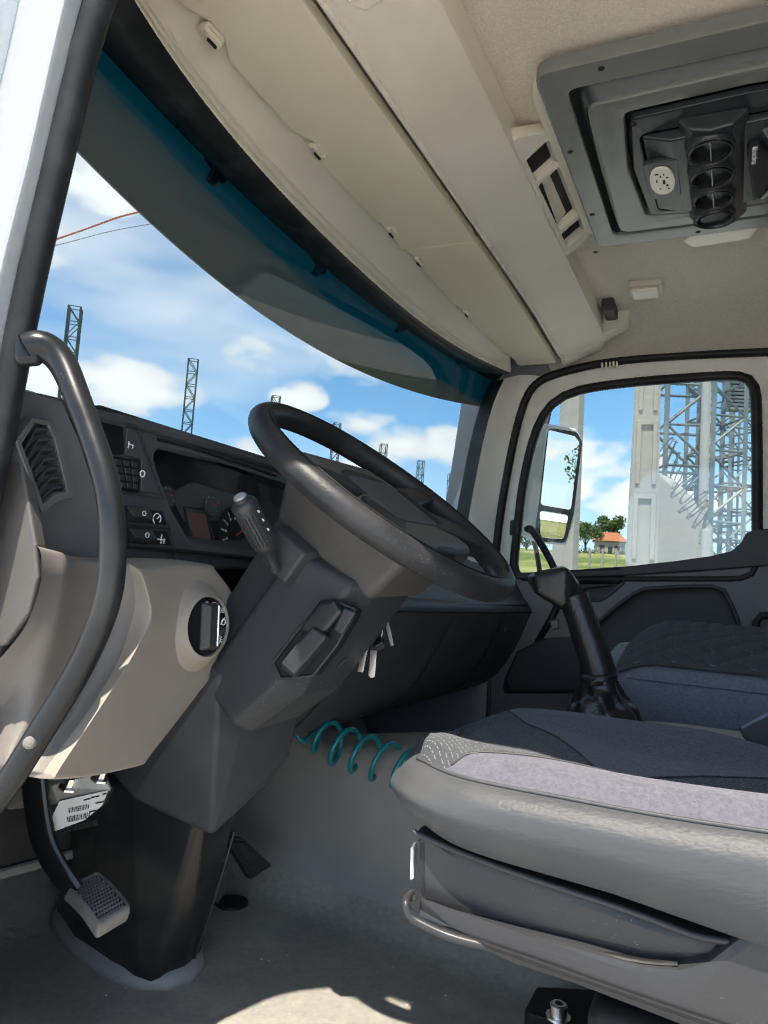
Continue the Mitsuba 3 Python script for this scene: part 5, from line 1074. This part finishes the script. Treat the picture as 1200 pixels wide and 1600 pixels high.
# bolted mounting plate in front of the seat
mb = thing('mounting_bracket', 'black steel mounting bracket with a bright bolt on the floor below the seat', 'bracket')
q = [A(*p) for p in [[0.733,0.269,0.1],[0.799,0.14,0.1],[0.659,0.089,0.1],[0.652,0.269,0.1]]]
part(mb, 'plate', slab(q, A(0, 0, -.05), .004, .012), 'dark')
q0 = A(*[[0.658,0.219,0.103]][0])
bo_ = part(mb, 'bolt', lathe([(0, .020), (.010, .020), (.0125, .018), (.0125, .004), (.0125, .003)], q0, A(0, 0, 1), 28), 'metal', 30)
part(bo_, 'washer', lathe([(.0125, .0035), (.018, .003), (.0185, 0)], q0, A(0, 0, 1), 24), 'metal', 30)
part(bo_, 'socket', lathe([(0, .0203), (.0065, .0203)], q0, A(0, 0, 1), 6), 'dark', False)
# black drain plug and crumbs on the floor
fpz = A(*[[0.794,0.902,0.052]][0])
solo('floor_plug', lathe([(0, .004), (.028, .004), (.033, .002), (.034, -.002)], fpz, A(0, 0, 1), 28), 'rubber', 'round black rubber plug in the floor near the accelerator', 'plug')
cr = []
for k in range(26):
    p = A(*rng.uniform([.35, .35, 0], [.85, .9, 0])); p[2] = .0515; cr.append(bx(p, rng.uniform(.001, .003, 3)*A(1, 1, .4), 0, np.eye(3)))
k_ = solo('crumbs', cat(*cr), 'paper', 'tiny pale crumbs scattered over the cab floor', 'crumbs', None, 'stuff', False)

# ------------------------------------------------------------ passenger seat with its quilted pad
ps = thing('passenger_seat', 'blue grey passenger seat beyond the gear lever', 'seat')
def psz(x, y):
    u = np.clip((x-1.30)/.52, 0, 1)
    return .560+.062*np.sin(np.clip(u/.9, 0, 1)*np.pi*.62)-.03*ss(.16, .28, y)
def pw(y): return 1.30+.05*ss(.18, .285, y)**2, 1.84-.05*ss(.18, .285, y)**2
rows = []
for y in np.r_[np.linspace(-.5, .2, 24), np.linspace(.21, .287, 12)]:
    a, b = pw(y); zt = lambda x: float(psz(x, y))
    rows.append([A(a+.03, y, .40), A(a+.01, y, .43), A(a, y, .48), A(a-.004, y, .515), A(a+.004, y, zt(a)-.014), A(a+.02, y, zt(a)-.001)]+[A(x, y, zt(x)) for x in np.linspace(a+.045, b-.04, 14)]+[A(b-.01, y, zt(b)-.01), A(b, y, .52), A(b-.03, y, .40)])
rows.append([p*A(1, 0, 1)+A(0, .298, -.012-.03*(p[2] > .5)) for p in rows[-1]]); rows.append([A(p[0], .285, min(p[2], .43)) for p in rows[-1]])
part(ps, 'cushion', sheet(np.array(rows)), 'bluecloth', 55)
part(ps, 'seam', tube([A(pw(y)[0]-.003, y, .536) for y in np.linspace(-.4, .22, 12)], .0022, 6), 'bluecloth', 60)
part(ps, 'backrest', rh([A(1.34, -.46, .52), A(1.80, -.46, .52), A(1.36, -.62, 1.15), A(1.78, -.62, 1.15), A(1.34, -.60, .5), A(1.80, -.60, .5), A(1.38, -.74, 1.15), A(1.76, -.74, 1.15)], .05), 'bluecloth', 60)
part(ps, 'base', bx(A(1.57, -.14, .24), (.42, .70, .36), .02), 'dark')
qp = thing('seat_pad', 'black diamond-quilted pad lying on the passenger seat', 'seat pad')
qr = []
for y in np.linspace(-.5, .255, 190):
    r = []
    for x in np.linspace(1.325, 1.80, 140):
        a, b = (x*.95+y*.75)/.062, (x*.95-y*.75)/.062
        h = abs(math.sin(math.pi*a))**.45*abs(math.sin(math.pi*b))**.45
        e = min((x-1.325)/.02, (1.80-x)/.02, (.255-y)/.02, 1.)
        r.append(A(x, y, float(psz(x, y))+.003+.015*h*max(e, 0)+.004*max(e, 0)+.022*float(ss(.0, .16, x-1.33))*float(ss(.27, .14, y))))
    qr.append(r)
part(qp, 'cover', sheet(qr), 'quilt', True)
st = []
for sgn in (1, -1):
    for k in range(-14, 42):
        c = k*.062; pt = []
        for x in np.linspace(1.335, 1.79, 40):
            y = (c-x*.95)/(.75*sgn)
            if -.49 < y < .235: pt.append(A(x, y, float(psz(x, y))+.0085+.022*float(ss(.0, .16, x-1.33))*float(ss(.27, .14, y))))
        if len(pt) > 2: st.append(tube(pt, .0013, 5, spline=False))
k_ = part(qp, 'stitching', cat(st), 'bluecloth', 60); labels[k_] = {'kind': 'stuff'}

# seat belt buckle at the right edge
bu_ = thing('belt_buckle', 'grey seat belt buckle standing at the right edge beside the driver seat', 'buckle')
part(bu_, 'body', rh([[0.8,-0.013,0.529],[0.8,-0.027,0.539],[0.8,-0.082,0.581],[0.8,-0.084,0.51],[0.8,-0.032,0.506],[0.8,-0.017,0.519],[0.83,-0.013,0.524],[0.83,-0.084,0.577],[0.83,-0.086,0.505]], .003), 'satin')
part(bu_, 'edge', tube([[0.797,-0.013,0.53],[0.797,-0.048,0.556],[0.797,-0.082,0.582]], .0025, 6), 'bluecloth')

# ------------------------------------------------------------ gear lever
gl = thing('gear_lever', 'black leather gear lever with a pleated boot on the engine tunnel', 'gear lever')
ctr = [A(*p) for p in [[1,0.293,0.715],[1,0.275,0.672],[1,0.258,0.63],[1,0.241,0.587],[1,0.232,0.556]]]
part(gl, 'shaft', tube(ctr, [.030, .029, .031, .032, .033], 20, 30), 'gear', True)
part(gl, 'knob', rh([[0.975,0.356,0.743],[0.975,0.308,0.754],[0.985,0.297,0.737],[0.975,0.35,0.723],[1.03,0.378,0.741],[1.03,0.323,0.758],[1.03,0.302,0.735],[1.02,0.299,0.702],[0.98,0.307,0.701],[0.98,0.33,0.712]], .015), 'gear', 50, 'glossy black T-shaped knob')
part(gl, 'knob_band', tube([[0.995,0.333,0.706],[0.995,0.32,0.693],[0.995,0.295,0.696],[0.995,0.284,0.715]], .006, 8), 'gloss')
part(gl, 'range_switch', rh([[0.99,0.33,0.659],[0.99,0.32,0.662],[0.99,0.318,0.65],[0.99,0.327,0.648]], .004), 'black')
part(gl, 'cuff', tube([ctr[-1]+A(0, .004, .012), ctr[-1]+A(0, 0, -.012)], .034, 20, spline=False), 'gear', True)
bt = ctr[-1]; b0 = A(1.02, .222, .452)
rowsb = []
for t in np.linspace(0, 1, 26):
    c = bt+(b0-bt)*t; r = .033+.070*t**1.4
    rr = []
    for k in range(61):
        a = 2*np.pi*k/60
        pl_ = .005*math.sin(math.pi*t)*math.sin(4*a+6*t)+.003*math.sin(math.pi*min(1, t*1.2))*math.sin(7*a-11*t+1)
        rr.append(c+A((r+pl_)*math.cos(a), (r*1.02+pl_)*math.sin(a), .006*math.sin(3*a+14*t)*math.sin(math.pi*t)))
    rowsb.append(rr)
mbt = sheet(rowsb); mbt.merge_vertices()
part(gl, 'boot', mbt, 'gear', True, 'creased black leather boot')
part(gl, 'boot_seam', tube([A(*p) for p in [rowsb[i][40] for i in range(0, 26, 3)]], .002, 6), 'satin')

# ------------------------------------------------------------ coiled air hose
h0, h1 = A(*[[0.9,0.808,0.367]][0])+A(0, 0, .012), A(*[[0.9,0.563,0.331]][0])+A(0, 0, .012)
hd = norm(h1-h0); ha = norm(np.cross(hd, A(0, 0, 1))); hb = np.cross(ha, hd)
Lh = np.linalg.norm(h1-h0); turns = 5.2
pts = [h0+hd*Lh*t+.040*(math.cos(2*np.pi*turns*t+2.6)*ha+math.sin(2*np.pi*turns*t+2.6)*hb)*min(1, .4+t*4) for t in np.linspace(0, 1, 150)]
pts = [A(*[[0.86,0.824,0.392]][0]), A(*[[0.87,0.809,0.372]][0])]+pts
solo('coiled_hose', tube(pts, .0052, 10, 260), 'teal', 'teal coiled air hose lying along the engine tunnel', 'hose', smooth=True)
